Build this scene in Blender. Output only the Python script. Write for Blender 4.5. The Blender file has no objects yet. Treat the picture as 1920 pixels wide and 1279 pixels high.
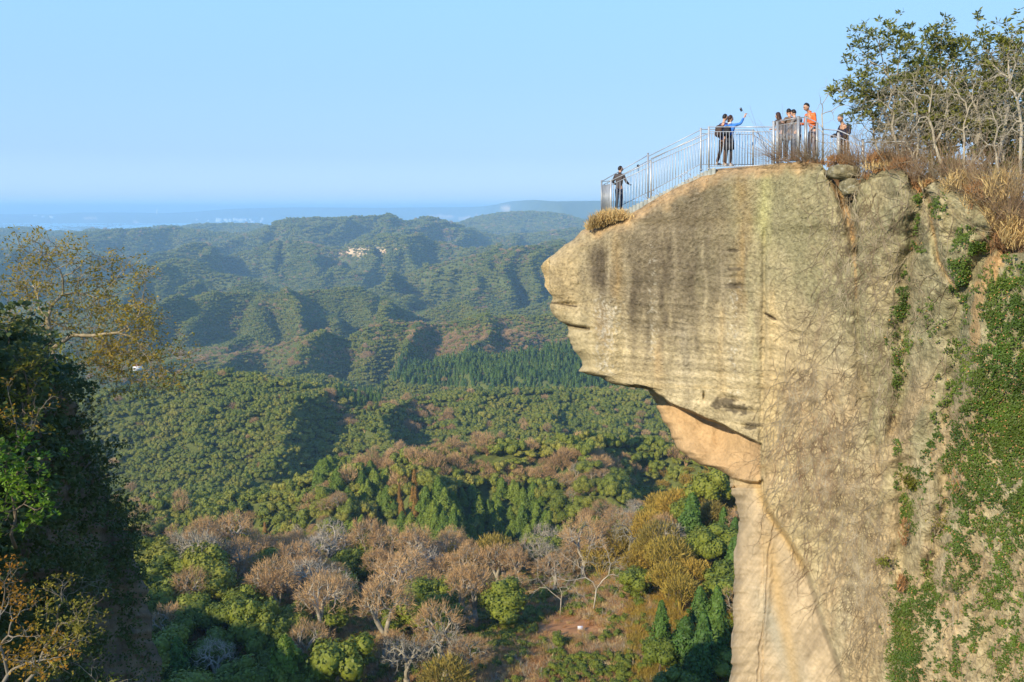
import bpy, math, random
import numpy as np
from mathutils import Vector, Matrix, Quaternion

# ------------------------------------------------------------------ camera, sky, sun, exposure
SC = bpy.context.scene
COL = SC.collection
F = 1600.0                                   # focal length in photo pixels (1920 wide)
PITCH = math.atan(248.0 / F)                 # horizon at row 392
cam_d = bpy.data.cameras.new('camera'); cam = bpy.data.objects.new('camera', cam_d); COL.objects.link(cam)
cam_d.sensor_width = 36.0; cam_d.lens = 36.0 * F / 1920.0
cam_d.clip_start = 0.5; cam_d.clip_end = 120000.0
cam.location = (0, 0, 0); cam.rotation_euler = (math.pi / 2 - PITCH, 0, 0)
SC.camera = cam

SUN_AZ = (-0.68, -0.73)                      # horizontal direction towards the sun
SUN_EL = math.radians(27)
_h = math.hypot(*SUN_AZ)
SUN = Vector((SUN_AZ[0] / _h * math.cos(SUN_EL), SUN_AZ[1] / _h * math.cos(SUN_EL), math.sin(SUN_EL)))
world = bpy.data.worlds.new('World'); SC.world = world; world.use_nodes = True
nt = world.node_tree; nt.nodes.clear()
wo = nt.nodes.new('ShaderNodeOutputWorld'); bg = nt.nodes.new('ShaderNodeBackground'); sky = nt.nodes.new('ShaderNodeTexSky')
sky.sky_type = 'NISHITA'; sky.sun_disc = False; sky.sun_elevation = SUN_EL
sky.sun_rotation = math.atan2(SUN_AZ[0], SUN_AZ[1])
sky.altitude = 300; sky.air_density = 1.3; sky.dust_density = 0.5; sky.ozone_density = 2.5
# clear winter sky: the physical sky, its yellow horizon band turned to the pale blue the place has
tcw = nt.nodes.new('ShaderNodeTexCoord'); sxw = nt.nodes.new('ShaderNodeSeparateXYZ'); rpw = nt.nodes.new('ShaderNodeValToRGB')
nt.links.new(tcw.outputs['Generated'], sxw.inputs[0]); nt.links.new(sxw.outputs['Z'], rpw.inputs[0])
_e = rpw.color_ramp.elements
_e[0].position = 0.0; _e[0].color = (.54, .80, 1.04, 1); _e[1].position = 1.0; _e[1].color = (.06, .20, .75, 1)
for _p, _c in ((.06, (.355, .60, .96, 1)), (.14, (.335, .60, .97, 1)), (.25, (.33, .64, 1.0, 1)), (.40, (.22, .52, 1.05, 1)), (.55, (.14, .38, 1.0, 1))):
    _k = _e.new(_p); _k.color = _c
mxw = nt.nodes.new('ShaderNodeMix'); mxw.data_type = 'RGBA'; mxw.inputs[0].default_value = 0.85
scw = nt.nodes.new('ShaderNodeVectorMath'); scw.operation = 'SCALE'; scw.inputs['Scale'].default_value = 1 / 0.13
nt.links.new(rpw.outputs[0], scw.inputs[0]); nt.links.new(sky.outputs[0], mxw.inputs[6]); nt.links.new(scw.outputs[0], mxw.inputs[7])
nt.links.new(mxw.outputs[2], bg.inputs[0]); nt.links.new(bg.outputs[0], wo.inputs[0])
bg.inputs[1].default_value = 0.13
sun_d = bpy.data.lights.new('sun', 'SUN'); sun = bpy.data.objects.new('sun', sun_d); COL.objects.link(sun)
sun_d.energy = 5.0; sun_d.angle = math.radians(0.53); sun_d.color = (1.0, 0.87, 0.66)
sun.rotation_euler = SUN.to_track_quat('Z', 'Y').to_euler()
SC.view_settings.view_transform = 'Standard'; SC.view_settings.look = 'None'
SC.view_settings.exposure = 0.27; SC.view_settings.gamma = 1.0
SC.render.engine = 'CYCLES'
CYC = SC.cycles
CYC.max_bounces = 7; CYC.diffuse_bounces = 3; CYC.glossy_bounces = 1; CYC.transmission_bounces = 2; CYC.volume_bounces = 4
CYC.transparent_max_bounces = 6; CYC.use_adaptive_sampling = True; CYC.use_denoising = True
CYC.caustics_reflective = False; CYC.caustics_refractive = False

rng = np.random.default_rng(11)
R = random.Random(5)

# ------------------------------------------------------------------ helpers
CP, SP = math.cos(PITCH), math.sin(PITCH)
def ray(px, py):
    """direction of a photo pixel scaled so that its forward (Y) part is 1: X/Y and Z/Y"""
    px = np.asarray(px, float); py = np.asarray(py, float)
    v = (640.0 - py) / F
    dy = CP + SP * v
    return (px - 960.0) / F / dy, (-SP + CP * v) / dy
def P(px, py, Y):
    a, b = ray(px, py)
    return np.stack(np.broadcast_arrays(a * Y, Y, b * Y), -1).astype(float)
def V3(px, py, Y): return Vector(P(px, py, Y))
def proj(p):
    """world point(s) to photo pixels"""
    p = np.asarray(p, float)
    z = p[..., 1] * CP - p[..., 2] * SP
    u = p[..., 1] * SP + p[..., 2] * CP
    return 960 + F * p[..., 0] / z, 640 - F * u / z

def _hash(ix, iy, iz, seed):
    h = (ix.astype(np.int64) * 374761393 + iy.astype(np.int64) * 668265263 + iz.astype(np.int64) * 2147483647 + seed * 1274126177) & 0xFFFFFFFF
    h = ((h ^ (h >> 13)) * 1274126177) & 0xFFFFFFFF
    h = ((h ^ (h >> 16)) * 2246822519) & 0xFFFFFFFF
    return ((h ^ (h >> 15)) & 0xFFFFFF) / float(0xFFFFFF)
def vn(x, y, z=0.0, seed=0):
    x, y, z = np.broadcast_arrays(np.asarray(x, float), np.asarray(y, float), np.asarray(z, float))
    ix, iy, iz = np.floor(x), np.floor(y), np.floor(z)
    fx, fy, fz = x - ix, y - iy, z - iz
    fx = fx * fx * fx * (fx * (fx * 6 - 15) + 10); fy = fy * fy * fy * (fy * (fy * 6 - 15) + 10); fz = fz * fz * (3 - 2 * fz)
    r = 0
    flat = not np.any(z)
    for k in ((0,) if flat else (0, 1)):
        wz = 1.0 if flat else (fz if k else 1 - fz)
        for j in (0, 1):
            wy = fy if j else 1 - fy
            for i in (0, 1):
                wx = fx if i else 1 - fx
                r = r + wx * wy * wz * _hash(ix + i, iy + j, iz + k, seed)
    return r * 2 - 1
def fbm(x, y, z=0.0, o=4, seed=0, g=0.5):
    r = 0; a = 1.0; s = 0
    x = np.asarray(x, float); y = np.asarray(y, float); z = np.asarray(z, float)
    for i in range(o):
        r = r + a * vn(x * 2 ** i, y * 2 ** i, z * 2 ** i, seed + i * 17); s += a; a *= g
    return r / s
def interp(x, pts):
    pts = sorted(pts); return np.interp(x, [p[0] for p in pts], [p[1] for p in pts])
def sst(a, b, x):
    t = np.clip((np.asarray(x, float) - a) / (b - a), 0, 1); return t * t * (3 - 2 * t)

def tag(o, label=None, cat=None, group=None, kind=None):
    if label: o['label'] = label
    if cat: o['category'] = cat
    if group: o['group'] = group
    if kind: o['kind'] = kind
    return o
def mesh_data(name, V, Fs, mat=None, col=None, smooth=False):
    V = np.asarray(V, float).reshape(-1, 3)
    if not isinstance(Fs, list) or isinstance(Fs[0], tuple): Fs = [Fs]
    Fs = [np.asarray(f, int) for f in Fs if len(f)]
    me = bpy.data.meshes.new(name)
    me.vertices.add(len(V)); me.vertices.foreach_set('co', V.ravel())
    tot = sum(f.size for f in Fs); n = sum(len(f) for f in Fs)
    me.loops.add(tot); me.polygons.add(n)
    if n:
        me.loops.foreach_set('vertex_index', np.concatenate([f.ravel() for f in Fs]))
        st = []; k = 0
        for f in Fs:
            st.append(k + np.arange(len(f)) * f.shape[1]); k += f.size
        me.polygons.foreach_set('loop_start', np.concatenate(st))
        if smooth: me.polygons.foreach_set('use_smooth', np.ones(n, bool))
    if col is not None:
        a = me.color_attributes.new('col', 'FLOAT_COLOR', 'POINT')
        c = np.ones((len(V), 4)); c[:, :np.asarray(col).shape[1]] = col
        a.data.foreach_set('color', c.ravel())
    me.update(calc_edges=True); me.validate()
    if mat: me.materials.append(mat)
    return me
def mesh(name, V, Fs, mat=None, parent=None, col=None, smooth=False):
    me = mesh_data(name, V, Fs, mat, col, smooth)
    o = bpy.data.objects.new(name, me); COL.objects.link(o)
    if parent: o.parent = parent
    return o
def empty(name, loc, label=None, cat=None, group=None, rotz=0.0):
    o = bpy.data.objects.new(name, None); COL.objects.link(o)
    o.location = loc; o.rotation_euler = (0, 0, rotz); o.empty_display_size = 0.3
    return tag(o, label, cat, group)
def grid_faces(nr, nc, off=0):
    i, j = np.meshgrid(np.arange(nr - 1), np.arange(nc - 1), indexing='ij')
    a = (i * nc + j).ravel() + off
    return np.stack([a, a + nc, a + nc + 1, a + 1], -1)

class MB:
    """collects shapes, builds ONE mesh object"""
    def __init__(s): s.v = []; s.q = []; s.t = []; s.n = 0
    def add(s, V, Q=None, T=None):
        V = np.asarray(V, float).reshape(-1, 3)
        if Q is not None and len(Q): s.q.append(np.asarray(Q, int) + s.n)
        if T is not None and len(T): s.t.append(np.asarray(T, int) + s.n)
        s.v.append(V); s.n += len(V)
    def ribbon(s, p, r):
        """three-sided stem along p, quick"""
        p = np.asarray(p, float); d = np.gradient(p, axis=0); d /= np.maximum(np.linalg.norm(d, axis=1, keepdims=True), 1e-9)
        u = np.cross(d, np.array([.65, .65, .35])); u /= np.maximum(np.linalg.norm(u, axis=1, keepdims=True), 1e-9); w = np.cross(d, u)
        r = np.broadcast_to(np.asarray(r, float), (len(p),))[:, None]
        V = np.stack([p + r * (u * math.cos(a) + w * math.sin(a)) for a in (0.5, 2.6, 4.7)], 1).reshape(-1, 3)
        i = np.arange(len(p) - 1)[:, None] * 3
        s.add(V, np.concatenate([i + np.array([k, (k + 1) % 3, 3 + (k + 1) % 3, 3 + k]) for k in range(3)]))
    def tube(s, pts, rad, n=5, cap=True):
        if n == 3: return s.ribbon([tuple(p) for p in pts], rad)
        pts = [Vector(p) for p in pts]
        if not hasattr(rad, '__len__'): rad = [rad] * len(pts)
        V = []; d0 = None; up = None
        for i, p in enumerate(pts):
            d = (pts[min(i + 1, len(pts) - 1)] - pts[max(i - 1, 0)])
            if d.length < 1e-9: d = Vector((0, 0, 1))
            d.normalize()
            if up is None: up = d.orthogonal().normalized()
            else:
                up = (up - d * up.dot(d))
                up = up.normalized() if up.length > 1e-6 else d.orthogonal().normalized()
            w = d.cross(up)
            for k in range(n):
                a = 2 * math.pi * k / n
                V.append(p + (up * math.cos(a) + w * math.sin(a)) * rad[i])
        Q = [(i * n + k, i * n + (k + 1) % n, (i + 1) * n + (k + 1) % n, (i + 1) * n + k) for i in range(len(pts) - 1) for k in range(n)]
        T = []
        if cap:
            V.append(pts[0]); V.append(pts[-1]); a = len(V) - 2
            T = [(a, (k + 1) % n, k) for k in range(n)] + [(a + 1, (len(pts) - 1) * n + k, (len(pts) - 1) * n + (k + 1) % n) for k in range(n)]
        s.add([tuple(v) for v in V], Q, T)
    def bar(s, a, b, w, h=None):
        """square bar from a to b"""
        h = h or w
        a = Vector(a); b = Vector(b); d = (b - a).normalized()
        u = Vector((0, 0, 1)) if abs(d.z) < 0.95 else Vector((0.0, 1, 0))
        s1 = d.cross(u).normalized() * w / 2; s2 = s1.normalized().cross(d).normalized() * h / 2
        V = [tuple(p + e) for p in (a, b) for e in (-s1 - s2, s1 - s2, s1 + s2, -s1 + s2)]
        s.add(V, [(0, 3, 2, 1), (4, 5, 6, 7), (0, 1, 5, 4), (1, 2, 6, 5), (2, 3, 7, 6), (3, 0, 4, 7)])
    def box(s, c, size, M=None):
        V = [((x - .5) * size[0], (y - .5) * size[1], (z - .5) * size[2]) for z in (0, 1) for y in (0, 1) for x in (0, 1)]
        V = [Vector(v) for v in V]
        if M is not None: V = [M @ v for v in V]
        c = Vector(c)
        s.add([tuple(v + c) for v in V], [(0, 2, 3, 1), (4, 5, 7, 6), (0, 1, 5, 4), (1, 3, 7, 5), (3, 2, 6, 7), (2, 0, 4, 6)])
    def blob(s, c, r, M=None, nu=14, nv=10, f=None):
        """ellipsoid, f(dir)->radius factor"""
        V = []; r = Vector(r)
        for j in range(nv + 1):
            th = math.pi * j / nv
            for i in range(nu):
                ph = 2 * math.pi * i / nu
                d = Vector((math.sin(th) * math.cos(ph), math.sin(th) * math.sin(ph), math.cos(th)))
                k = f(d) if f else 1.0
                p = Vector((d.x * r.x * k, d.y * r.y * k, d.z * r.z * k))
                if M is not None: p = M @ p
                V.append(tuple(p + Vector(c)))
        Q = [(j * nu + i, (j + 1) * nu + i, (j + 1) * nu + (i + 1) % nu, j * nu + (i + 1) % nu) for j in range(nv) for i in range(nu)]
        s.add(V, Q)
    def build(s, name, mat, parent=None, smooth=False, col=None):
        return mesh(name, np.concatenate(s.v), [np.concatenate(x) for x in (s.q, s.t) if x], mat, parent, col, smooth)
    def data(s, name, mat, smooth=False, col=None):
        return mesh_data(name, np.concatenate(s.v), [np.concatenate(x) for x in (s.q, s.t) if x], mat, col, smooth)

# ------------------------------------------------------------------ materials
def material(name, color=(.5, .5, .5), rough=0.8, spec=0.3, metal=0.0):
    m = bpy.data.materials.new(name); m.use_nodes = True
    b = m.node_tree.nodes['Principled BSDF']
    b.inputs['Base Color'].default_value = (*color, 1); b.inputs['Roughness'].default_value = rough
    b.inputs['Specular IOR Level'].default_value = spec; b.inputs['Metallic'].default_value = metal
    return m, m.node_tree, b
def noisy(name, color, color2, scale=8.0, rough=0.8, spec=0.3, metal=0.0, bump=0.0, detail=4.0):
    m, t, b = material(name, color, rough, spec, metal)
    tc = t.nodes.new('ShaderNodeTexCoord'); n = t.nodes.new('ShaderNodeTexNoise')
    n.inputs['Scale'].default_value = scale; n.inputs['Detail'].default_value = detail
    t.links.new(tc.outputs['Object'], n.inputs['Vector'])
    r = t.nodes.new('ShaderNodeValToRGB')
    r.color_ramp.elements[0].position = .35; r.color_ramp.elements[0].color = (*color, 1)
    r.color_ramp.elements[1].position = .65; r.color_ramp.elements[1].color = (*color2, 1)
    t.links.new(n.outputs['Fac'], r.inputs[0]); t.links.new(r.outputs[0], b.inputs['Base Color'])
    if bump:
        bp = t.nodes.new('ShaderNodeBump'); bp.inputs['Strength'].default_value = bump; bp.inputs['Distance'].default_value = .02
        t.links.new(n.outputs['Fac'], bp.inputs['Height']); t.links.new(bp.outputs[0], b.inputs['Normal'])
    return m
def mixnode(t, a, b, fac, mode='MIX'):
    m = t.nodes.new('ShaderNodeMix'); m.data_type = 'RGBA'; m.blend_type = mode
    for v, i in ((fac, 0), (a, 6), (b, 7)):
        if isinstance(v, (int, float)): m.inputs[i].default_value = v
        elif isinstance(v, tuple): m.inputs[i].default_value = (*v, 1)
        else: t.links.new(v, m.inputs[i])
    return m.outputs[2]
def leaf_mat(name, c1, c2, c3, wpos=0.012, trans=0.25, rough=.55):
    """foliage: hue differs per tree (object random), per patch of wood (world position) and per leaf clump"""
    m, t, b = material(name, c1, rough, .25)
    oi = t.nodes.new('ShaderNodeObjectInfo'); ge = t.nodes.new('ShaderNodeNewGeometry')
    n = t.nodes.new('ShaderNodeTexNoise'); n.inputs['Scale'].default_value = wpos; n.inputs['Detail'].default_value = 3
    t.links.new(ge.outputs['Position'], n.inputs['Vector'])
    n2 = t.nodes.new('ShaderNodeTexNoise'); n2.inputs['Scale'].default_value = 1.3; n2.inputs['Detail'].default_value = 2
    t.links.new(ge.outputs['Position'], n2.inputs['Vector'])
    ad = t.nodes.new('ShaderNodeMath'); ad.operation = 'MULTIPLY_ADD'; ad.inputs[1].default_value = 0.55
    t.links.new(oi.outputs['Random'], ad.inputs[0])
    mr = t.nodes.new('ShaderNodeMapRange'); mr.inputs[1].default_value = .3; mr.inputs[2].default_value = .7; mr.inputs[3].default_value = 0; mr.inputs[4].default_value = .45
    t.links.new(n.outputs['Fac'], mr.inputs[0]); t.links.new(mr.outputs[0], ad.inputs[2])
    r = t.nodes.new('ShaderNodeValToRGB'); e = r.color_ramp.elements
    e[0].position = .15; e[0].color = (*c1, 1); e[1].position = .9; e[1].color = (*c3, 1)
    k = e.new(.52); k.color = (*c2, 1)
    t.links.new(ad.outputs[0], r.inputs[0])
    mr2 = t.nodes.new('ShaderNodeMapRange'); mr2.inputs[1].default_value = .3; mr2.inputs[2].default_value = .7; mr2.inputs[3].default_value = .7; mr2.inputs[4].default_value = 1.3
    t.links.new(n2.outputs['Fac'], mr2.inputs[0])
    cc = t.nodes.new('ShaderNodeVectorMath'); cc.operation = 'SCALE'
    t.links.new(r.outputs[0], cc.inputs[0]); t.links.new(mr2.outputs[0], cc.inputs['Scale'])
    t.links.new(cc.outputs[0], b.inputs['Base Color'])
    if trans:
        tr = t.nodes.new('ShaderNodeBsdfTranslucent'); ms = t.nodes.new('ShaderNodeMixShader'); ms.inputs[0].default_value = trans
        t.links.new(cc.outputs[0], tr.inputs[0]); t.links.new(b.outputs[0], ms.inputs[1]); t.links.new(tr.outputs[0], ms.inputs[2])
        t.links.new(ms.outputs[0], t.nodes['Material Output'].inputs[0])
    return m
# ------------------------------------------------------------------ the land: crests of the hills, near to far
SEA = -300.0
RID = [  # forward distance of the crest, tree height allowed for, [(photo x, photo y of the crest's treetops)]
 (195, 7, [(-300,1010),(200,1005),(350,1000),(450,1005),(600,1018),(660,1035),(740,1028),(850,1035),(950,1035),(1050,1022),(1130,1000),(1200,955),(1260,920),(1330,880),(1400,860),(2200,860)]),
 (390, 7, [(-300,960),(200,945),(255,940),(340,930),(414,922),(474,920),(520,912),(562,899),(600,878),(630,862),(710,856),(770,842),(829,828),(918,827),(1000,822),(1100,808),(1200,812),(1300,825),(2200,830)]),
 (760, 8, [(-300,790),(0,760),(100,745),(160,731),(237,716),(296,701),(355,693),(414,685),(450,687),(503,694),(562,704),(622,722),(681,733),(730,742),(770,742),(829,733),(876,726),(947,727),(1036,727),(1150,724),(1250,728),(2200,735)]),
 (1080, 9, [(-300,840),(300,790),(420,760),(500,722),(560,700),(600,697),(640,712),(670,733),(710,722),(758,693),(829,673),(888,664),(947,661),(1006,652),(1066,643),(1150,636),(1250,630),(2200,600)]),
 (1480, 9, [(-300,740),(100,705),(255,686),(326,673),(414,662),(503,650),(551,631),(592,616),(616,619),(648,634),(681,611),(740,596),(770,602),(829,602),(888,591),(947,587),(1006,590),(1100,585),(2200,580)]),
 (2050, 10, [(-300,640),(0,615),(100,602),(250,590),(308,579),(379,569),(432,558),(491,551),(550,551),(598,543),(651,532),(693,540),(716,557),(745,588),(800,604),(870,596),(930,580),(1000,570),(1100,560),(2200,560)]),
 (2750, 10, [(-300,560),(0,548),(100,556),(180,575),(225,549),(255,530),(284,513),(331,496),(367,501),(403,519),(440,527),(491,536),(520,556),(600,578),(680,566),(720,545),(764,525),(829,510),(860,495),(888,481),(923,474),(1006,466),(1130,462),(2200,470)]),
 (3650, 10, [(-300,500),(0,486),(100,476),(180,480),(240,500),(290,500),(320,484),(345,463),(367,455),(391,467),(420,488),(470,474),(515,458),(562,451),(598,459),(616,469),(660,466),(690,452),(740,438),(790,442),(817,456),(860,466),(930,472),(1000,466),(1130,455),(2200,455)]),
 (4900, 10, [(-300,480),(0,469),(59,459),(118,447),(190,437),(237,434),(296,431),(331,428),(379,434),(450,440),(491,431),(533,418),(586,407),(633,409),(710,403),(740,408),(764,415),(799,406),(829,412),(864,427),(900,437),(950,446),(1006,440),(1066,429),(1130,430),(2200,430)]),
 (7000, 12, [(-300,450),(0,437),(30,433),(50,430),(75,437),(100,444),(160,442),(180,431),(200,439),(250,442),(280,432),(320,427),(345,433),(352,425),(400,423),(440,421),(490,424),(520,432),(700,430),(830,425),(860,420),(890,409),(950,399),(1020,398),(1060,404),(1110,418),(2200,425)]),
 (19500, 0, [(-300,404),(0,403),(100,403),(150,399),(250,399),(300,401),(360,398),(430,392),(550,389),(700,390),(860,389),(905,388),(930,384),(955,378),(1000,375),(1040,378),(1125,377),(2200,385)]),
]
NT, NY = 780, 1150
TA = np.linspace(-0.86, 0.86, NT)
YS = np.concatenate([np.geomspace(62, 9000, NY - 110), np.geomspace(9100, 42000, 110)])
def ridge_lines():
    out = []
    for k, (D, th, pts) in enumerate(RID):
        pts = np.array(pts, float)
        a, b = ray(pts[:, 0], pts[:, 1])
        # smooth curve through the traced points
        tt = np.linspace(-1.1, 1.1, 2200); bb = np.interp(tt, a, b)
        w = 13; bb = np.convolve(np.pad(bb, w // 2, mode='edge'), np.ones(w) / w, 'valid')
        s = np.interp(TA, tt, bb)
        Dk = D * (1 + 0.07 * fbm(TA * 5 + 3 * k, 0 * TA + k, o=2, seed=40 + k))
        Dk = D - 8500 * sst(.06 - .12, .06, TA) if k == 10 else Dk
        out.append((Dk, s * Dk - th))
    return out
def build_heights():
    rl = ridge_lines()
    H = np.zeros((NY, NT)); Yg = YS[:, None] * np.ones((1, NT))
    Xg = Yg * TA[None, :]
    knots = []
    # foreground below the viewpoint: a bench with the clearing
    D0, z0 = rl[0]
    a0, b0 = ray(np.array([-300, 300, 700, 900, 1000, 1100, 1250, 1400, 2200]), np.array([1330, 1320, 1300, 1265, 1262, 1258, 1250, 1240, 1240]))
    Yc = 128.0
    zc = np.interp(TA, a0, b0) * Yc
    knots.append((np.full(NT, 62.0), zc + 6)); knots.append((np.full(NT, Yc), zc))
    knots.append((D0, z0))
    for k in range(1, len(rl)):
        Dn, zn = rl[k - 1]; Df, zf = rl[k]
        gap = Df - Dn
        Dv = Dn + gap * 0.36
        if k == 10:
            knots.append((Dn + 1500, np.full(NT, -312.0))); knots.append((Df - 1600, np.full(NT, -306.0))); knots.append((Df, zf)); continue
        zv = (zn / Dn) * Dv - (0.06 if k < 4 else 0.05) * gap
        zv = np.maximum(zv, SEA + 6)
        zv = np.minimum(zv, zf - 0.05 * gap)
        knots.append((Dv, zv)); knots.append((Df, zf))
    knots.append((np.full(NT, 60000.0), np.full(NT, -330.0)))
    for i in range(NT):
        yk = [k[0][i] for k in knots]; zk = [k[1][i] for k in knots]
        j = np.clip(np.searchsorted(yk, YS) - 1, 0, len(yk) - 2)
        yk = np.array(yk); zk = np.array(zk)
        t = np.clip((YS - yk[j]) / (yk[j + 1] - yk[j]), 0, 1)
        s = t * t * (3 - 2 * t)
        t = 0.5 * t + 0.5 * s
        H[:, i] = zk[j] + (zk[j + 1] - zk[j]) * t
    # spurs and gullies: strongest half way up a front slope, none on a crest
    for k in range(0, len(rl)):
        Df, zf = rl[k]
        Dn = rl[k - 1][0] if k else np.full(NT, 100.0)
        gap = (Df - Dn)
        t = (Yg - (Dn + 0.2 * gap)[None, :]) / (0.8 * gap)[None, :]
        bell = np.where((t > 0) & (t < 1.0), np.sin(np.pi * np.clip(t, 0, 1)) ** 0.6, 0)
        g = float(np.mean(gap)) if k < 10 else 1800
        L = max(60.0, g * (0.27 if k < 6 else 0.20)); L = min(L, 330)
        wx = Xg + 0.35 * L * fbm(Xg / L / 1.7, Yg / L / 1.7, o=2, seed=90 + k) + 0.25 * (Yg - Df[None, :]) * (1 if k % 2 else -1) * .6
        n = 1 - 2 * np.abs(fbm(wx / L, Yg / (3.2 * L), o=3, seed=70 + k, g=.45))
        amp = {0: 5, 1: 20, 2: 42, 3: 34, 4: 85, 5: 190, 6: 215, 7: 230, 8: 220, 9: 150, 10: 90}[k]
        H += bell * amp * (n - .70)
    H += fbm(Xg / 60, Yg / 60, o=3, seed=5) * np.clip(Yg / 600, .15, 1) * 3.0 * (Yg < 9000)
    H += sst(1300, 2200, Yg) * sst(8200, 7000, Yg) * 34 * (1 - 2.2 * np.abs(fbm(Xg / 420, Yg / 520, o=3, seed=8))) * sst(-120, -230, H)
    H = np.where(Yg < 8000, np.maximum(H, SEA + 12 + 6 * fbm(Xg / 150, Yg / 150, o=2, seed=6)), H)
    return Xg, Yg, H, rl
XG, YG, HG, RL = build_heights()
def hgt(x, y):
    """height of the land at world x, y"""
    x = np.asarray(x, float); y = np.asarray(y, float)
    ti = np.clip((x / y - TA[0]) / (TA[1] - TA[0]), 0, NT - 1.001); i = ti.astype(int); ft = ti - i
    yi = np.clip(np.interp(y, YS, np.arange(NY)), 0, NY - 1.001); j = yi.astype(int); fy = yi - j
    return (HG[j, i] * (1 - ft) * (1 - fy) + HG[j, i + 1] * ft * (1 - fy) + HG[j + 1, i] * (1 - ft) * fy + HG[j + 1, i + 1] * ft * fy)
SIG = HG / YG
RUN = np.maximum.accumulate(SIG, axis=0)
def visible(x, y, top):
    ti = np.clip(np.round((x / y - TA[0]) / (TA[1] - TA[0])).astype(int), 0, NT - 1)
    yi = np.clip(np.interp(y, YS, np.arange(NY)).astype(int) - 1, 0, NY - 1)
    return (hgt(x, y) + top) / y > RUN[yi, ti] - 0.0005

PXG, PYG = proj(np.stack([XG, YG, HG], -1))
# bare earth: quarries on the far crests, the clearing below, cut banks
def blobmask(px, py, cx, cy, rx, ry, seed, rough=.5):
    d = ((px - cx) / rx) ** 2 + ((py - cy) / ry) ** 2
    return sst(1.25, .75, d + rough * fbm(px / rx * 1.7, py / ry * 1.7, o=3, seed=seed))
far = (YG > 2300)
sand = np.zeros_like(HG)
for (cx, cy, rx, ry, ylo, yhi) in ((665,470,62,8,2400,4600),(745,468,30,6,2400,4600),(845,452,20,4,3000,5000),(940,449,14,5,3000,5400),(905,452,10,3,3000,5400),
        (1000,443,28,4,3000,5600),(1040,441,20,4,3000,5600),(140,522,14,6,2200,3200),(60,441,9,5,6000,8000),(185,447,12,2.5,4300,6800),(560,436,14,1.6,4300,6500),
        (815,405,34,3,8500,19000),(960,394,22,7,15000,22000),(1078,396,20,9,15000,22000),(880,409,25,3,12000,21000),(170,409,16,2,16000,21000),(255,417,8,1.6,16000,19000)):
    sand = np.maximum(sand, blobmask(PXG, PYG, cx, cy, rx, ry, int(cx)) * (YG > ylo) * (YG < yhi))
clear = np.zeros_like(HG)
for (cx, cy, rx, ry) in ((1060,1178,80,24),(1020,1235,70,50),(1130,1150,45,18),(985,1215,45,40)):
    clear = np.maximum(clear, blobmask(PXG, PYG, cx, cy, rx, ry, int(cx) + 3, .35) * (YG < 200))
base = np.zeros(HG.shape + (3,))
n1 = fbm(XG / 90, YG / 90, o=4, seed=21)[..., None]; n2 = fbm(XG / 7, YG / 7, o=3, seed=22)[..., None]
base[:] = np.array([.11, .125, .03]) * (1 + .35 * n1) 
ground = np.array([.34, .20, .085]) * (1 + .5 * n2)
base = np.where(YG[..., None] < 230, base * .15 + ground * .85, base)
earth = np.array([.42, .20, .075]) * (1 + .30 * n2 + .25 * n1)
base = base * (1 - clear[..., None]) + earth * clear[..., None]
sandc = np.array([.75, .55, .33]) * (1 + .2 * n2)
base = base * (1 - sand[..., None]) + sandc * sand[..., None]

def terrain_mat():
    m, t, b = material('forest_floor', (.05, .06, .02), .95, .1)
    at = t.nodes.new('ShaderNodeAttribute'); at.attribute_name = 'col'
    ge = t.nodes.new('ShaderNodeNewGeometry')
    n = t.nodes.new('ShaderNodeTexNoise'); n.inputs['Scale'].default_value = .45; n.inputs['Detail'].default_value = 8; n.inputs['Roughness'].default_value = .65
    t.links.new(ge.outputs['Position'], n.inputs['Vector'])
    mr = t.nodes.new('ShaderNodeMapRange'); mr.inputs[1].default_value = .3; mr.inputs[2].default_value = .7; mr.inputs[3].default_value = .55; mr.inputs[4].default_value = 1.45
    t.links.new(n.outputs['Fac'], mr.inputs[0])
    cc = t.nodes.new('ShaderNodeVectorMath'); cc.operation = 'SCALE'
    t.links.new(at.outputs['Color'], cc.inputs[0]); t.links.new(mr.outputs[0], cc.inputs['Scale'])
    t.links.new(cc.outputs[0], b.inputs['Base Color'])
    bp = t.nodes.new('ShaderNodeBump'); bp.inputs['Strength'].default_value = .6; bp.inputs['Distance'].default_value = .5
    t.links.new(n.outputs['Fac'], bp.inputs['Height']); t.links.new(bp.outputs[0], b.inputs['Normal'])
    return m
M_GROUND = terrain_mat()
tag(mesh('terrain', np.stack([XG, YG, HG], -1).reshape(-1, 3), grid_faces(NY, NT)[:, ::-1], M_GROUND, col=base.reshape(-1, 3), smooth=True), kind='structure')
# the sea of the bay, and low ground that reaches the horizon behind the last hills
m, t, b = material('sea_water', (.25, .60, .75), .35, .5)
n = t.nodes.new('ShaderNodeTexNoise'); n.inputs['Scale'].default_value = .02; n.inputs['Detail'].default_value = 6
ge = t.nodes.new('ShaderNodeNewGeometry'); t.links.new(ge.outputs['Position'], n.inputs['Vector'])
bp = t.nodes.new('ShaderNodeBump'); bp.inputs['Strength'].default_value = .3; bp.inputs['Distance'].default_value = 5
t.links.new(n.outputs['Fac'], bp.inputs['Height']); t.links.new(bp.outputs[0], b.inputs['Normal'])
W = 62000.0
tag(mesh('sea', [(-W, 7600, SEA), (W, 7600, SEA), (W, W, SEA), (-W, W, SEA)], [(0, 1, 2, 3)], m), kind='structure')
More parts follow.
